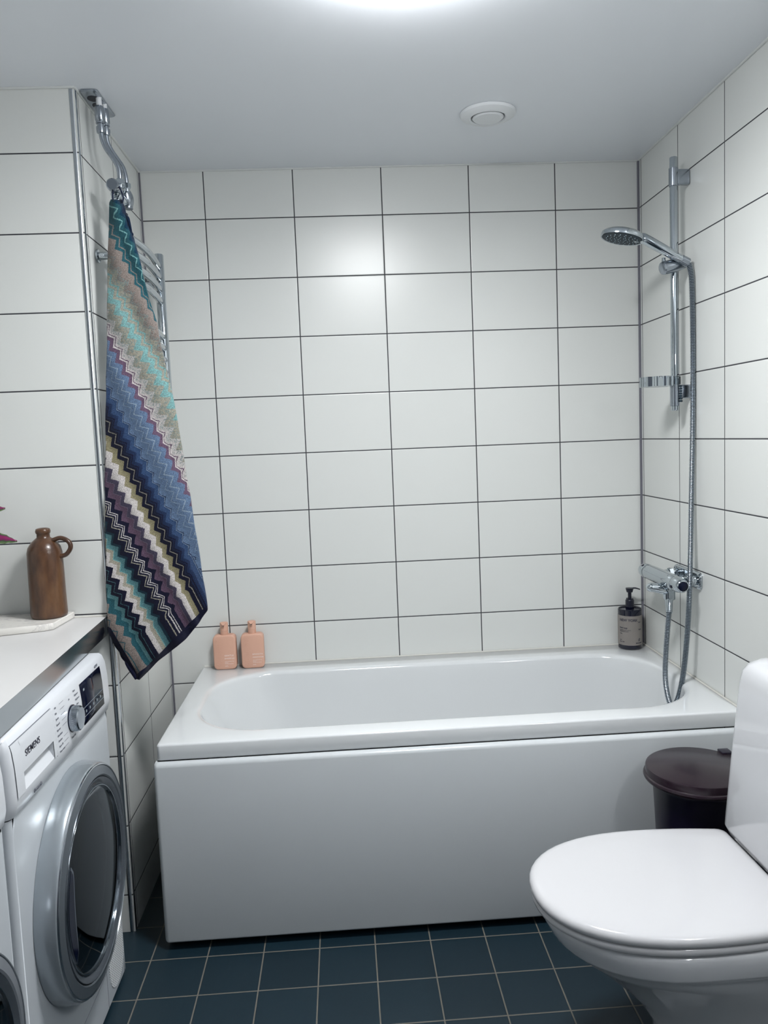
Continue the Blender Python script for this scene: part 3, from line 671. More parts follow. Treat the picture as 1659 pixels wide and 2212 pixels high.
def towel_mat():
    q = NT('terry cloth with zigzag stripes')
    u1 = q.n('ShaderNodeUVMap', uv_map='stripe'); s1 = q.n('ShaderNodeSeparateXYZ'); q.l(u1.outputs[0], s1.inputs[0])
    u2 = q.n('ShaderNodeUVMap', uv_map='hem'); s2 = q.n('ShaderNodeSeparateXYZ'); q.l(u2.outputs[0], s2.inputs[0])
    Sx, Tx, Ex, Dx = s1.outputs[0], s1.outputs[1], s2.outputs[0], s2.outputs[1]
    ph = q.math('FRACT', q.math('DIVIDE', q.math('ADD', Tx, q.math('MULTIPLY', Sx, 0.82)), 29.0))
    tri = q.math('SUBTRACT', q.math('MULTIPLY', q.math('ABSOLUTE', q.math('SUBTRACT', ph, 0.5)), 4.0), 1.0)
    r1 = q.n('ShaderNodeMapRange'); q.l(Ex, r1.inputs[0]); r1.inputs[1].default_value = 55; r1.inputs[2].default_value = 75
    gate = q.math('MAXIMUM', r1.outputs[0], q.math('LESS_THAN', Sx, 820.0))
    nz = q.noise(400, 2, 0.6); jit = q.math('MULTIPLY', q.math('SUBTRACT', nz.outputs['Fac'], 0.5), 7.0)
    r0 = q.n('ShaderNodeMapRange'); q.l(Tx, r0.inputs[0]); r0.inputs[1].default_value = -10; r0.inputs[2].default_value = 20
    sz = q.math('ADD', q.math('ADD', Sx, q.math('MULTIPLY', q.math('MULTIPLY', tri, gate), 13.0)), jit)
    navy = srgb(14, 18, 52); teal = srgb(20, 98, 112); dteal = srgb(10, 62, 82); mint = srgb(120, 190, 190); taupe = srgb(150, 136, 128); beige = srgb(176, 170, 150)
    white = srgb(215, 208, 205); purple = srgb(112, 84, 112); lblue = srgb(98, 128, 166); sky = srgb(150, 172, 192); mblue = srgb(42, 74, 118); dblue = srgb(22, 46, 88); olive = srgb(150, 142, 104); gpur = srgb(84, 76, 104); lpur = srgb(140, 128, 152); mteal = srgb(84, 150, 158)
    def dull(c, k=0.74, d=0.20):
        g = 0.3*c[0]+0.59*c[1]+0.11*c[2]; return tuple((x*(1-d)+g*d)*k for x in c[:3])+(1,)
    teal, dteal, mint, taupe, beige, white, purple, lblue, sky, mblue, dblue, olive, gpur, lpur, mteal, navy = [dull(c) for c in (teal, dteal, mint, taupe, beige, white, purple, lblue, sky, mblue, dblue, olive, gpur, lpur, mteal, navy)]
    A = [(0, srgb(8, 30, 58)), (392, srgb(10, 52, 76)), (412, teal), (432, mint), (440, teal), (476, taupe), (484, teal), (503, taupe), (560, beige), (588, mint), (596, beige), (612, mint), (640, beige), (672, white), (700, purple), (705, white), (714, purple), (738, lblue), (764, sky), (768, lblue), (786, sky), (789, lblue), (822, dblue), (827, sky), (829, mblue), (858, dblue), (878, navy)]
    Bz = [(0, navy), (886, dblue), (889, navy), (902, beige), (906, navy), (930, olive), (962, white), (996, gpur), (1014, gpur), (1018, lpur), (1021, purple), (1050, navy), (1074, white), (1078, navy), (1085, white), (1089, navy), (1098, beige), (1102, navy), (1128, dteal), (1142, mteal), (1166, mint), (1170, beige), (1190, white), (1212, navy), (1232, mteal), (1236, navy), (1252, mteal), (1274, teal), (1308, taupe), (1340, teal), (1344, taupe), (1362, navy)]
    outs = []
    for lst, lo, hi in ((A, 300, 900), (Bz, 860, 1420)):
        mr = q.n('ShaderNodeMapRange'); q.l(sz, mr.inputs[0]); mr.inputs[1].default_value = lo; mr.inputs[2].default_value = hi
        cr = q.n('ShaderNodeValToRGB'); q.l(mr.outputs[0], cr.inputs[0]); cr.color_ramp.interpolation = 'CONSTANT'
        el = cr.color_ramp.elements
        el[0].position = 0; el[0].color = lst[0][1]; el.remove(el[1])
        for p, c in lst[1:]:
            e = el.new((p-lo)/(hi-lo)); e.color = c
        outs.append(cr.outputs[0])
    col = q.mix(q.math('GREATER_THAN', sz, 882.0), outs[0], outs[1])
    n4 = q.noise(260, 3, 0.7); spk = q.math('MULTIPLY', q.math('GREATER_THAN', n4.outputs['Fac'], 0.535), q.math('MULTIPLY', q.math('GREATER_THAN', sz, 540.0), q.math('LESS_THAN', sz, 690.0)))
    col = q.mix(q.math('MULTIPLY', spk, 0.75), col, dull(srgb(120, 150, 150), 0.7))
    hem = q.math('LESS_THAN', Dx, 9.0)
    col = q.mix(hem, col, srgb(8, 12, 44))
    n2 = q.noise(520, 3, 0.75); r3 = q.n('ShaderNodeMapRange'); q.l(n2.outputs['Fac'], r3.inputs[0]); r3.inputs[1].default_value = 0.35; r3.inputs[2].default_value = 0.65; r3.inputs[3].default_value = 0.45; r3.inputs[4].default_value = 1.35
    mul = q.n('ShaderNodeVectorMath', operation='SCALE'); q.l(col, mul.inputs[0]); q.l(r3.outputs[0], mul.inputs['Scale'])
    q.l(mul.outputs[0], q.b.inputs['Base Color']); q.b.inputs['Roughness'].default_value = 0.95; q.b.inputs['Specular IOR Level'].default_value = 0.1
    q.b.inputs['Sheen Weight'].default_value = 0.15
    q.bump(n2.outputs['Fac'], 0.8, 0.003); return q.m
M_towel = towel_mat()
tw = thing('bath_towel', 'long towel with blue, purple and teal zigzag stripes hanging by its loop', 'towel', (-0.13, -0.64, 0.66))
o = obj('terry_cloth', bm, M_towel, tw, smooth=180)
sm = o.modifiers.new('thick', 'SOLIDIFY'); sm.thickness = 0.007; sm.offset = 0.0
# gathered back layer of the towel, seen from the side only
bm = B()
a0 = at(246, 437, 'y', -0.632); b0 = at(262, 437, 'y', -0.630); k0 = at(245, 408, 'y', -0.612); k1 = at(259, 407, 'y', -0.612)
tube(bm, smooth_path([a0, at(243.5, 425, 'y', -0.626), k0, at(252, 399, 'y', -0.604), k1, at(266, 425, 'y', -0.624), b0+Vector((0.003, 0, 0))], 6), 0.0022, 8)
obj('hanging_loop', bm, mat('dark woven loop', srgb(8, 22, 48), 0.9), tw)

# ---------------------------------------------------------------- worktop, marble board, jug, plant
th = 0.0
wt = thing('worktop', 'white laminate worktop with steel front edge over the laundry machines', 'countertop', (-0.5, -1.3, 0.855))
def xf(y): return -0.2285 + (-0.659-y)*0.0385
poly = [(XLL+0.001, -0.6505), (XL-0.0145, -0.6505), (xf(-2.05), -2.05), (XLL+0.001, -2.05)]
bm = loft(B(), [[(x, y, z) for x, y in poly] for z in (0.8545, 0.9015)]); obj('top_board', bm, M_lam, wt, smooth=0)
bm = loft(B(), [[(xf(y)+e, y, z) for y, e in ((-0.6505, 0.0), (-0.6505, 0.0012), (-2.05, 0.0012), (-2.05, 0.0))] for z in (0.8530, 0.9012)]); obj('steel_edge', bm, M_steel, wt, smooth=0)
bm = B(); tube(bm, [(XLL, -0.6520, 0.9030), (XL-0.016, -0.6520, 0.9030)], 0.0028, 8); obj('sealing_bead', bm, M_silw, wt)
pts = [(-0.312, -0.6540), (-0.320, -0.785), (-0.338, -0.799), (-0.44, -0.8300), (-0.62, -0.8350), (-0.63, -0.6540)]
bm = loft(B(), [[(-0.45+(x+0.45)*k, -0.74+(y+0.74)*k, z) for x, y in pts] for z, k in ((0.9025, 0.985), (0.9055, 1.0), (0.9175, 1.0), (0.9195, 0.99))])
tag(obj('marble_board', bm, M_marble, smooth=30), 'white marble board under the brown jug on the worktop', 'serving board')
JX, JY, JZ = -0.3590, -0.7035, 0.9197
jg = thing('stoneware_jug', 'tall brown stoneware jug with small loop handle on the marble board', 'jug', (JX, JY, JZ))
bm = lathe(B(), [(0, 0.001), (0.040, 0.0), (0.0445, 0.003), (0.0455, 0.010), (0.0440, 0.06), (0.0445, 0.11), (0.0440, 0.150), (0.0435, 0.170), (0.0400, 0.184), (0.0310, 0.197), (0.0210, 0.2055), (0.0165, 0.209), (0.0160, 0.218), (0.0178, 0.220), (0.0190, 0.225), (0.0172, 0.231), (0.0125, 0.233), (0.0085, 0.231), (0.008, 0.20), (0, 0.19)], (JX, JY, JZ), seg=56)
for v in bm.verts:
    f = max(0.0, 1-abs(v.co.z-JZ-0.05)/0.06); v.co.x += 0.0012*f*sin(9*v.co.y*10)
obj('jug_body', bm, M_jug, jg, smooth=60)
bm = tube(B(), smooth_path([(JX+0.026, JY-0.004, JZ+0.201), (JX+0.046, JY-0.006, JZ+0.206), (JX+0.066, JY-0.008, JZ+0.196), (JX+0.070, JY-0.008, JZ+0.180), (JX+0.058, JY-0.007, JZ+0.163), (JX+0.041, JY-0.005, JZ+0.158)], 8), 0.0072, 16, flat=0.8); obj('jug_handle', bm, M_jug, jg, smooth=60)
# plant whose leaf tips reach into view from the left
PXc, PYc, PZb = -0.565, -0.745, 0.9197
pt = thing('potted_plant', 'houseplant with green and magenta leaves at the left end of the worktop', 'plant', (PXc, PYc, PZb))
obj('pot', lathe(B(), [(0, 0), (0.042, 0), (0.045, 0.003), (0.056, 0.09), (0.057, 0.094), (0.053, 0.094), (0.050, 0.08), (0, 0.08)], (PXc, PYc, PZb), seg=40), mat('grey glazed pot', (0.25, 0.26, 0.28, 1), 0.3, noise=0.1), pt)
def leaf_mat():
    q = NT('coleus leaf'); u1 = q.n('ShaderNodeUVMap', uv_map='leaf'); s1 = q.n('ShaderNodeSeparateXYZ'); q.l(u1.outputs[0], s1.inputs[0])
    nz = q.noise(120, 3); f = q.math('ADD', q.math('ABSOLUTE', s1.outputs[0]), q.math('MULTIPLY', q.math('SUBTRACT', nz.outputs['Fac'], 0.5), 0.5))
    cr = q.n('ShaderNodeValToRGB'); q.l(f, cr.inputs[0]); e = cr.color_ramp.elements
    e[0].position = 0.0; e[0].color = (0.22, 0.008, 0.09, 1); e[1].position = 0.62; e[1].color = (0.015, 0.05, 0.018, 1); x = e.new(0.45); x.color = (0.12, 0.006, 0.06, 1); x = e.new(0.9); x.color = (0.10, 0.16, 0.06, 1)
    q.l(cr.outputs[0], q.b.inputs['Base Color']); q.b.inputs['Roughness'].default_value = 0.5; return q.m
M_leaf = leaf_mat(); M_stem = mat('plant stem', (0.06, 0.09, 0.04, 1), 0.6)
def leaf(base, tip, w, sag, up=0.0):
    base, tip = Vector(base), Vector(tip); d = tip-base; side = d.cross(Vector((0, 0, 1))).normalized(); side = (side*(1-up)+Vector((0, 0, -1))*up).normalized(); bm = B(); rows = []
    uvs = {}
    for i in range(19):
        s = i/18; c = base+d*s+Vector((0, 0, sag*4*s*(1-s)))
        ww = w*(sin(pi*s**0.8)**0.8 if 0 < s < 1 else 0.02)*(1+0.10*sin(i*2.4)); row = []
        for j in range(7):
            f = j/3-1; vv = bm.verts.new(c+side*ww*f+Vector((0, 0, -abs(f)*w*0.22))); uvs[vv] = (f, s); row.append(vv)
        rows.append(row)
    ul = bm.loops.layers.uv.new('leaf')
    for a, b in zip(rows, rows[1:]):
        for j in range(6):
            fc = bm.faces.new((a[j], a[j+1], b[j+1], b[j]))
            for l_ in fc.loops: l_[ul].uv = uvs[l_.vert]
    o = obj('leaf', bm, M_leaf, pt, smooth=180); o.modifiers.new('thick', 'SOLIDIFY').thickness = 0.0008; return o
top = Vector((PXc, PYc, PZb+0.08))
tips = [at(37, 1167, 'y', -0.745), at(11, 1096, 'y', -0.735)]
bases = [top+Vector((0.03, 0, 0.135)), top+Vector((0.02, 0.01, 0.185))]
for k in range(9):
    a = 0.9+k*0.66; h = 0.05+0.022*k; bases.append(top+Vector((0.012*cos(a), 0.012*sin(a), h))); tips.append(top+Vector((min(0.085*cos(a), 0.06), min(0.085*sin(a), 0.06), h+0.03-0.004*k)))
for k, (b, tp) in enumerate(zip(bases, tips)): leaf(b, tp, 0.020 if k < 2 else 0.028, 0.010, 0.55 if k < 2 else 0.15)
bm = tube(B(), smooth_path([(PXc, PYc, PZb+0.075), (PXc+0.004, PYc, PZb+0.18), (PXc+0.010, PYc, PZb+0.285)], 6), 0.0035, 8)
for b in bases: tube(bm, [(PXc+0.004, PYc, b.z-0.02), tuple(b)], 0.0018, 6)
obj('stem', bm, M_stem, pt)

# ---------------------------------------------------------------- laundry machines (local frame: x outward, y towards the tub)
def ring_face(bm, y0, y1, z0, z1, cy, cz, r, x, n=64):
    """front sheet with a round hole"""
    inner = [(x, cy+r*cos(2*pi*k/n), cz+r*sin(2*pi*k/n)) for k in range(n)]; outer = []
    for k in range(n):
        a = 2*pi*k/n; c, s = cos(a), sin(a)
        tx = ((y1-cy) if c > 0 else (y0-cy))/c if abs(c) > 1e-9 else 1e9
        tz = ((z1-cz) if s > 0 else (z0-cz))/s if abs(s) > 1e-9 else 1e9
        tt = min(tx, tz); outer.append((x, cy+c*tt, cz+s*tt))
    vi = [bm.verts.new(p) for p in inner]; vo = [bm.verts.new(p) for p in outer]
    for k in range(n): bm.faces.new((vi[k], vi[(k+1) % n], vo[(k+1) % n], vo[k]))
    cor = [(y1, z1), (y0, z1), (y0, z0), (y1, z0)]
    for (yy, zz) in cor:
        # fill corner triangle between the two outer points next to the corner
        best = None
        for k in range(n):
            a, b = outer[k], outer[(k+1) % n]
            on = lambda p, q: abs(p[1]-yy) < 1e-6 and abs(q[2]-zz) < 1e-6
            if on(a, b) or on(b, a): best = k
        if best is not None:
            cv = bm.verts.new((x, yy, zz)); bm.faces.new((vo[best], vo[(best+1) % n], cv))
    return bm
def machine(name, label, loc, rot, ring_mat, cz, rad, full):
    t = thing(name, label, 'tumble dryer' if full else 'washing machine', loc, rot)
    W, D, H, zs = 0.298, 0.60, 0.848, 0.700
    cy = 0.0
    bm = B(); e = 0.012
    ring_face(bm, -W+e, W-e, 0.012, zs-0.0015, cy, cz, rad*0.86, 0.0)
    # soft vertical edges and body sides
    def strip(a, b): 
        vs = [bm.verts.new(Vector(p)) for p in (a[0], a[1], b[1], b[0])]; bm.faces.new(vs)
    for s in (-1, 1):
        prev = (0.0, s*(W-e))
        for k in range(1, 6):
            a = pi/2*k/5; cur = (-e+e*cos(a), s*(W-e+e*sin(a))); strip(((prev[0], prev[1], 0.012), (prev[0], prev[1], zs-0.0015)), ((cur[0], cur[1], 0.012), (cur[0], cur[1], zs-0.0015))); prev = cur
        strip(((prev[0], prev[1], 0.012), (prev[0], prev[1], zs-0.0015)), ((-D, prev[1], 0.012), (-D, prev[1], zs-0.0015)))
        strip(((-0.03, s*W*0.999, zs-0.002), (-0.03, s*W*0.999, H-0.01)), ((-D, s*W*0.999, zs-0.002), (-D, s*W*0.999, H-0.01)))
    strip(((-0.004, -W, H-0.006), (-0.004, W, H-0.006)), ((-D, -W, H-0.006), (-D, W, H-0.006)))
    strip(((-D, -W, 0.012), (-D, -W, H-0.006)), ((-D, W, 0.012), (-D, W, H-0.006)))
    strip(((0, -W+e, 0.012), (0, W-e, 0.012)), ((-D, -W+e, 0.012), (-D, W-e, 0.012)))
    obj('cabinet', bm, M_enam, t, local=True, smooth=40)
    for x in (-0.05, -0.55):
        for y in (-0.24, 0.24): obj('foot', cyl(B(), (x, y, 0), (x, y, 0.014), 0.02), M_dark, t, local=True)
    # console: bowed section with a darker-lit lower lip
    prof = [(-0.03, zs), (0.002, zs), (0.006, zs+0.004), (0.0105, zs+0.022), (0.0120, zs+0.030), (0.0120, zs+0.045), (0.0105, zs+0.09), (0.007, zs+0.125), (0.001, zs+0.142), (-0.006, zs+0.1475), (-0.03, H)]
    secs = []
    for k in range(7):
        a = pi/2*k/6; yy = -W+0.0165*(1-sin(a)); q = 0.0165*(1-cos(a))
        secs.append((yy, q))
    allsec = [(-W+0.016*(1-cos(pi/2*k/6)), 0.016*(1-sin(pi/2*k/6))) for k in range(7)]
    full_secs = allsec + [(-y, q) for y, q in allsec[::-1]]
    bm = loft(B(), [[(max(x-q, -0.03) if x > -0.02 else x, y, z-(q*0.9 if z > zs+0.1 else 0)) for x, z in prof] for y, q in full_secs])
    con = obj('control_panel', bm, M_enampl, t, local=True, smooth=40)
    # door
    def L(pr, m_, nm, lab=None, par=t):
        o = obj(nm, lathe(B(), pr, (0, cy, cz), (1, 0, 0), 96), m_, par, local=True, smooth=28)
        if lab: o['label'] = lab
        return o
    R_ = rad
    door = L([(R_*0.995, 0.0005), (R_, 0.004), (R_*0.985, 0.034), (R_*0.975, 0.040), (R_*0.962, 0.0425), (R_*0.955, 0.0420), (R_*0.95, 0.0)], ring_mat, 'door')
    L([(R_*0.967, 0.0405), (R_*0.962, 0.0445), (R_*0.953, 0.0450), (R_*0.950, 0.0420)], M_alu, 'edge_line', 'bright edge line', door)
    L([(R_*0.951, 0.0425), (R_*0.945, 0.0440), (R_*0.866, 0.0480), (R_*0.853, 0.0455), (R_*0.85, 0.040), (R_*0.85, 0.0)], M_faceg if full else ring_mat, 'face_ring', 'darker grey flat ring', door)
    L([(R_*0.849, 0.043), (R_*0.842, 0.0475), (R_*0.800, 0.0440), (R_*0.780, 0.039), (R_*0.775, 0.010)], M_darksil, 'inner_ring', 'dark glossy inner ring', door)
    L([(R_*0.782, 0.040), (R_*0.777, 0.0445), (R_*0.771, 0.0445), (R_*0.768, 0.039)], M_chrome, 'chrome_line', None, door)
    L([(R_*0.770, 0.0395), (R_*0.70, 0.0440), (R_*0.5, 0.0500), (R_*0.25, 0.0535), (0, 0.0545)], M_glass, 'door_glass', 'smoked round window', door)
    # bowl and drum seen through the glass
    L([(R_*0.70, 0.012), (R_*0.69, -0.02), (R_*0.66, -0.05), (R_*0.85, -0.06), (R_*0.93, -0.08), (R_*0.93, -0.30)], M_drum, 'drum', None, t)
    L([(R_*0.93, -0.298), (R_*0.5, -0.305), (0, -0.305)], M_perf, 'drum_back', None, t)
    if not full: return t, con, door
    # handle recess on the far-left rim of the door
    def crescent(r0, r1, a0, a1, x0, x1, nm, mt):
        bm = B(); n_ = 28; lo_i, hi_i = [], []
        for k in range(n_+1):
            f = k/n_; a = radians(a0+(a1-a0)*f); bul = sin(pi*f)**0.35 if 0 < f < 1 else 0.02
            ro = r1; ri = r1-(r1-r0)*bul; lo_i.append((R_*ri*cos(a), cz+R_*ri*sin(a))); hi_i.append((R_*ro*cos(a), cz+R_*ro*sin(a)))
        loop = lo_i + hi_i[::-1]
        loft(bm, [[(x0, y, z) for y, z in loop], [(x1, y, z) for y, z in loop]]); return obj(nm, bm, mt, door, local=True, smooth=0)
    crescent(0.615, 0.768, 146, 210, 0.0385, 0.0478, 'handle_rim', M_chromed)
    crescent(0.638, 0.766, 148, 208, 0.0479, 0.0484, 'handle_recess', M_black)
    Mt = lambda y, z, x: Matrix(((0, 0, 1, x), (1, 0, 0, y), (0, 1, 0, z), (0, 0, 0, 1)))
    # drawer on the left part of the console
    def px(z): # console bow
        for (xa, za), (xb, zb_) in zip(prof[1:], prof[2:]):
            if za <= z <= zb_: return xa+(xb-xa)*(z-za)/(zb_-za)
        return 0.0
    bm = B(); z0, z1 = zs+0.032, zs+0.132
    rows = [z0+(z1-z0)*k/10 for k in range(11)]
    hz0, hz1, hy0, hy1 = zs+0.034, zs+0.070, -0.250, -0.100
    def sheet(y0, y1, za, zb_, dx):
        nn = 8; a = [[bm.verts.new((px(za+(zb_-za)*k/nn)+dx, y, za+(zb_-za)*k/nn)) for y in (y0, y1)] for k in range(nn+1)]
        for k in range(nn): bm.faces.new((a[k][0], a[k][1], a[k+1][1], a[k+1][0]))
        return a
    y0, y1 = -0.2965, -0.0855
    for (ya, yb_, za, zb_) in ((y0+0.012, hy0, hz0, z1), (hy0, hy1, hz1, z1), (hy1, y1, hz0, z1)): sheet(ya, yb_, za, zb_, 0.0016)
    # recess: its floor slopes outward towards the bottom edge
    cut = B(); xf0, xb0 = 0.03, px(hz1)-0.016
    cs = [[(xf0, y, hz1), (xb0, y, hz1), (xb0, y, hz1-0.004), (px(hz0)+0.0005, y, hz0), (xf0, y, hz0)] for y in (hy0, hy1)]
    loft(cut, cs); bmesh.ops.recalc_face_normals(cut, faces=cut.faces)
    cme = bpy.data.meshes.new('cut'); cut.to_mesh(cme); cut.free(); co = bpy.data.objects.new('cut', cme); C.objects.link(co)
    co.parent = con; md = con.modifiers.new('b', 'BOOLEAN'); md.object = co; md.operation = 'DIFFERENCE'; md.solver = 'EXACT'
    bpy.context.view_layer.update(); nm = bpy.data.meshes.new_from_object(con.evaluated_get(bpy.context.evaluated_depsgraph_get()))
    con.modifiers.clear(); con.data = nm; bpy.data.objects.remove(co)
    obj('detergent_drawer', bm, M_enampl, con, local=True, smooth=40)
    bm = B()
    box(bm, (px(z1)-0.001, -0.284, z1), (px(z1)+0.0012, y1, z1+0.0009)); 
    for k in range(8):
        za, zb_ = z0+(z1-z0)*k/8, z0+(z1-z0)*(k+1)/8; box(bm, (min(px(za), px(zb_))-0.001, y1, za), (min(px(za), px(zb_))+0.0014, y1+0.0012, zb_))
    obj('drawer_gap', bm, M_inkg, con, local=True, smooth=0)
    obj('maker_lettering', text_bm('SIEMENS', 0.0185, Mt(-0.235, zs+0.093, px(zs+0.10)+0.0022), 0.0003, spacing=1.05, bold=0.00012), M_ink, con, local=True, smooth=0)
    obj('sensor_lettering', text_bm('iSensoric', 0.0110, Mt(-0.205, zs+0.010, px(zs+0.015)+0.0012), 0.0008), M_inkg, con, local=True, smooth=0)
    obj('model_lettering', text_bm('iQ500', 0.0085, Mt(0.205, zs+0.131, px(zs+0.133)+0.0018), 0.0003, bold=0.0002), M_inkg, con, local=True, smooth=0)
    # display
    bm = B(); nn = 10; za, zb_ = zs+0.033, zs+0.127
    A_ = [[bm.verts.new((px(za+(zb_-za)*k/nn)+dx, y, za+(zb_-za)*k/nn)) for y, dx in ((0.088, 0.0009), (0.238, 0.0009))] for k in range(nn+1)]
    for k in range(nn): bm.faces.new((A_[k][0], A_[k][1], A_[k+1][1], A_[k+1][0]))
    disp = obj('display', bm, M_black, con, local=True, smooth=40, label='black glass display'); disp.modifiers.new('thick', 'SOLIDIFY').thickness = 0.0008
    bm = B()
    for zz in (zs+0.070, zs+0.050): box(bm, (px(zz)+0.0009, 0.090, zz), (px(zz)+0.0014, 0.236, zz+0.0007))
    for k in range(5): box(bm, (px(zs+0.058)+0.0009, 0.105+0.026*k, zs+0.057), (px(zs+0.058)+0.0015, 0.111+0.026*k, zs+0.0625))
    box(bm, (px(zs+0.11)+0.0009, 0.104, zs+0.107), (px(zs+0.11)+0.0014, 0.113, zs+0.112))
    obj('display_symbols', bm, mat('display print', (0.25, 0.30, 0.33, 1), 0.5), disp, local=True, smooth=0)
    # programme knob
    kz, ky = zs+0.074, 0.020
    bm = lathe(B(), [(0, 0), (0.0295, 0), (0.0295, 0.002), (0.0265, 0.003)], (px(kz)-0.001, ky, kz), (1, 0, 0), 64)
    obj('knob_shadow_ring', bm, M_black, con, local=True)
    bm = lathe(B(), [(0, 0.0), (0.0275, 0.0), (0.0275, 0.003), (0.0262, 0.016), (0.0235, 0.0185), (0, 0.0195)], (px(kz)+0.001, ky, kz), (1, 0, 0), 64)
    kn = obj('programme_knob', bm, M_chromed, con, local=True, smooth=30)
    bm = B()
    for k in range(44):
        a = 2*pi*k/44; c = Vector((0, cos(a), sin(a))); p = Vector((px(kz)+0.004, ky, kz))+c*0.0271; cyl(bm, p, p+Vector((0.011, 0, 0))-c*0.0008, 0.0007, 6)
    obj('knob_ribs', bm, M_chrome, kn, local=True)
    # programme names
    def nm_(b_): obj('programme_name', b_, M_inkg, con, local=True, smooth=0)
    left = ['Ylle', 'Mix', 'Syntet', 'Bomull', 'Skjortor', 'Handdukar', 'Outdoor', 'Super 40', 'Timer varm']; right = ['Extra', 'Skåptorrt', 'Stryktorrt', 'Jeans', 'Dun', 'Sport', '70', '60']
    for k, s in enumerate(left): nm_( text_bm(s, 0.0062, Mt(-0.073+0.001*abs(k-4), zs+0.124-0.0115*k, px(zs+0.124-0.0115*k)+0.0006), 0.0002))
    for k, s in enumerate(right): nm_( text_bm(s, 0.0062, Mt(0.046+0.003*(3-abs(k-3.5)), zs+0.124-0.0105*k, px(zs+0.124-0.0105*k)+0.0006), 0.0002))
    nm_(text_bm('Av', 0.0060, Mt(0.012, zs+0.116, px(zs+0.116)+0.0006), 0.0002))
    nm_(text_bm('Timer kall', 0.0062, Mt(0.004, zs+0.034, px(zs+0.034)+0.0008), 0.0002))
    for k in range(9):
        zz = zs+0.126-0.0115*k
        if abs(zz-kz) > 0.006: obj('programme_line', bx((px(zz)+0.0004, -0.040, zz), (px(zz)+0.0008, -0.0155, zz+0.0004)), M_inkg, con, local=True, smooth=0)
    # vent grille and seam
    bm = B(); loop = rrect(0.222, 0.098, 0.058, 0.075, 0.055, 10); loft(bm, [[(0.0003, y, z) for y, z in loop], [(0.0012, y, z) for y, z in loop]]); obj('vent_grille', bm, M_grille, t, local=True)
    bm = bx((0.0000, 0.10, 0.2075), (0.0006, W-0.012, 0.2085)); join(bm, bx((0.0, 0.1435, 0.012), (0.0006, 0.1445, 0.2085))); join(bm, bx((0.0, -0.18, 0.10), (0.0005, 0.1435, 0.101))); obj('flap_gap', bm, M_inkg, t, local=True, smooth=0)
    return t, con, door
M_ring = mat('silver door ring', (0.36, 0.40, 0.43, 1), 0.25, 0.6)
machine('tumble_dryer', 'white tumble dryer with round smoked door under the worktop, nearer the tub', (-0.1940, -1.1140, 0), th, M_ring, 0.427, 0.243, True)
wm_loc = (-0.2000, -1.7180, 0)
machine('washing_machine', 'white washing machine cut off by the lower left picture edge', wm_loc, th, M_silver, 0.40, 0.225, False)

# ---------------------------------------------------------------- waste bin
NX, NY = 1.286, -0.902
bn = thing('waste_bin', 'dark plum plastic waste bin between tub panel and toilet', 'bin', (NX, NY, 0))
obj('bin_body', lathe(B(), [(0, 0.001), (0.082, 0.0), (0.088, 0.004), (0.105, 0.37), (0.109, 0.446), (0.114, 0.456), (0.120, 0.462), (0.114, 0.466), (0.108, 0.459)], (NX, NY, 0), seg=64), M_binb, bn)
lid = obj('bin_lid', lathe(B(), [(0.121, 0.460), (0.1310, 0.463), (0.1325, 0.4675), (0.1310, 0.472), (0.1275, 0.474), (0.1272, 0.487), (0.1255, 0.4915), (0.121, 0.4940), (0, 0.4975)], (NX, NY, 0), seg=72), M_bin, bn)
bm = B(); box(bm, (NX+0.094, NY+0.062, 0.488), (NX+0.122, NY+0.092, 0.4965), 0.002); obj('lid_hinge', bm, M_binb, lid)

# ---------------------------------------------------------------- toilet
TCY = -1.285
wc = thing('toilet', 'white close-coupled toilet with closed lid in the right foreground', 'toilet', (1.15, TCY, 0))
def dloop(xb, xf_, hw, hb, n=26, p=2.25, xm=None):
    """D-shaped outline: straight-ish back at xb (half width hb), rounded nose at xf_"""
    xm = xm if xm is not None else xb-(xb-xf_)*0.42; out = []
    for k in range(n+1):
        a = -pi/2+pi*k/n     # nose, from +y side to -y side
        c, s = cos(a), sin(a); out.append((xm-(xm-xf_)*abs(c)**(2/p), -hw*(1 if s > 0 else -1)*abs(s)**(2/p)))
    pts_b = []
    r = 0.022
    m1 = 8
    for k in range(1, m1): f = k/m1; pts_b.append((xm+(xb-r-xm)*f, -(hw+(hb-hw)*f*f)))
    for k in range(0, 7):
        a = pi/2*k/6; pts_b.append((xb-r+r*sin(a), -(hb-r+r*cos(a))))
    tail = [(x, -y) for x, y in pts_b[::-1]]
    return out + pts_b + tail
def D(z, xb, xf_, hw, hb, **k): return [(x, TCY+y, z) for x, y in dloop(xb, xf_, hw, hb, **k)]
# lid
sec = []
for z, k in ((0.4165, 0.004), (0.4185, 0.0012), (0.424, 0.0), (0.430, 0.0012), (0.4345, 0.005), (0.437, 0.011), (0.4382, 0.020), (0.4395, 0.06), (0.4400, 0.12)):
    sec.append(D(z, 1.255-k, 0.768+k, 0.202-k, 0.186-k))
obj('lid', loft(B(), sec), M_seat, wc, smooth=60)
sec = []
for z, k in ((0.3975, 0.012), (0.3985, 0.007), (0.402, 0.003), (0.408, 0.002), (0.4125, 0.004), (0.4150, 0.009)):
    sec.append(D(z, 1.252-k, 0.768+k, 0.202-k, 0.186-k))
obj('seat', loft(B(), sec), M_seat, wc, smooth=60)
for y in (-0.075, 0.075):
    bm = B(); cyl(bm, (1.262, TCY+y-0.02, 0.412), (1.262, TCY+y+0.02, 0.412), 0.010, 20, 0.002); obj('hinge', bm, M_seat, wc)
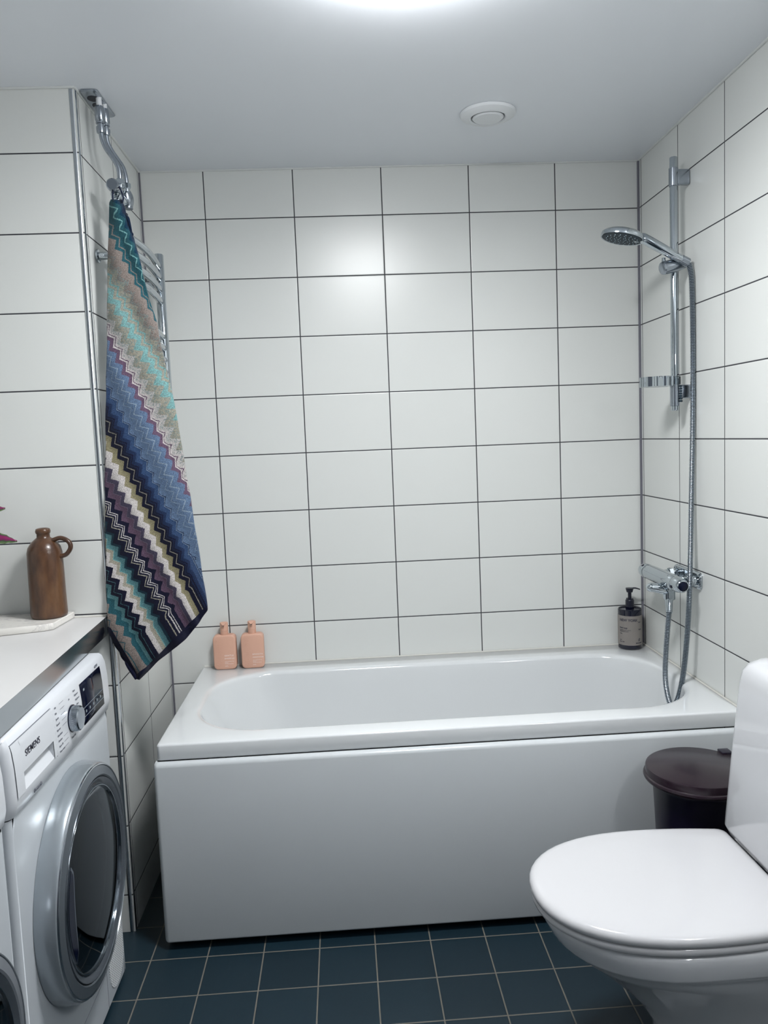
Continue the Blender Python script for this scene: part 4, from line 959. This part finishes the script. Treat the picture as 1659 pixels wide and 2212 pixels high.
# bowl and pedestal
sec = []
for z, xb, xf_, hw, hb, p in ((0.0, 1.40, 1.02, 0.110, 0.100, 2.3), (0.006, 1.40, 1.012, 0.114, 0.104, 2.3), (0.06, 1.39, 1.025, 0.104, 0.098, 2.3), (0.13, 1.37, 1.015, 0.100, 0.098, 2.2), (0.19, 1.36, 0.975, 0.118, 0.108, 2.2), (0.25, 1.35, 0.915, 0.146, 0.125, 2.2), (0.300, 1.35, 0.856, 0.172, 0.145, 2.2), (0.330, 1.38, 0.827, 0.184, 0.165, 2.2), (0.341, 1.42, 0.816, 0.188, 0.175, 2.2),
                              (0.346, 1.44, 0.805, 0.194, 0.180, 2.2), (0.352, 1.45, 0.800, 0.1965, 0.184, 2.2), (0.375, 1.46, 0.788, 0.198, 0.186, 2.2), (0.388, 1.46, 0.783, 0.198, 0.186, 2.2), (0.394, 1.458, 0.786, 0.195, 0.183, 2.2), (0.3965, 1.452, 0.796, 0.186, 0.175, 2.2)):
    sec.append(D(z, xb, xf_, hw, hb, p=p, xm=xb-(xb-xf_)*0.62 if z > 0.3 else None))
obj('bowl', loft(B(), sec), M_ceram, wc, smooth=60)
# cistern: rounded body tapering to the deck
def tk(z, x0, hw, r): 
    return [(x, y, z) for x, y in rrect((x0+1.486)/2, TCY, (1.486-x0)/2, hw, r, 8)]
sec = [tk(0.395, 1.335, 0.125, 0.03), tk(0.402, 1.305, 0.150, 0.035), tk(0.416, 1.275, 0.178, 0.04), tk(0.432, 1.256, 0.192, 0.04), tk(0.450, 1.249, 0.198, 0.04), tk(0.60, 1.264, 0.199, 0.04), tk(0.72, 1.277, 0.198, 0.04), tk(0.785, 1.284, 0.196, 0.04), tk(0.805, 1.288, 0.192, 0.04), tk(0.820, 1.297, 0.184, 0.04), tk(0.830, 1.312, 0.170, 0.04), tk(0.8345, 1.335, 0.150, 0.04), tk(0.8355, 1.37, 0.12, 0.03)]
obj('cistern', loft(B(), sec), M_ceram, wc, smooth=60)
bm = lathe(B(), [(0, 0.004), (0.018, 0.004), (0.020, 0.002), (0.020, 0)], (1.40, TCY, 0.8350), seg=32); obj('flush_button', bm, M_chrome, wc)
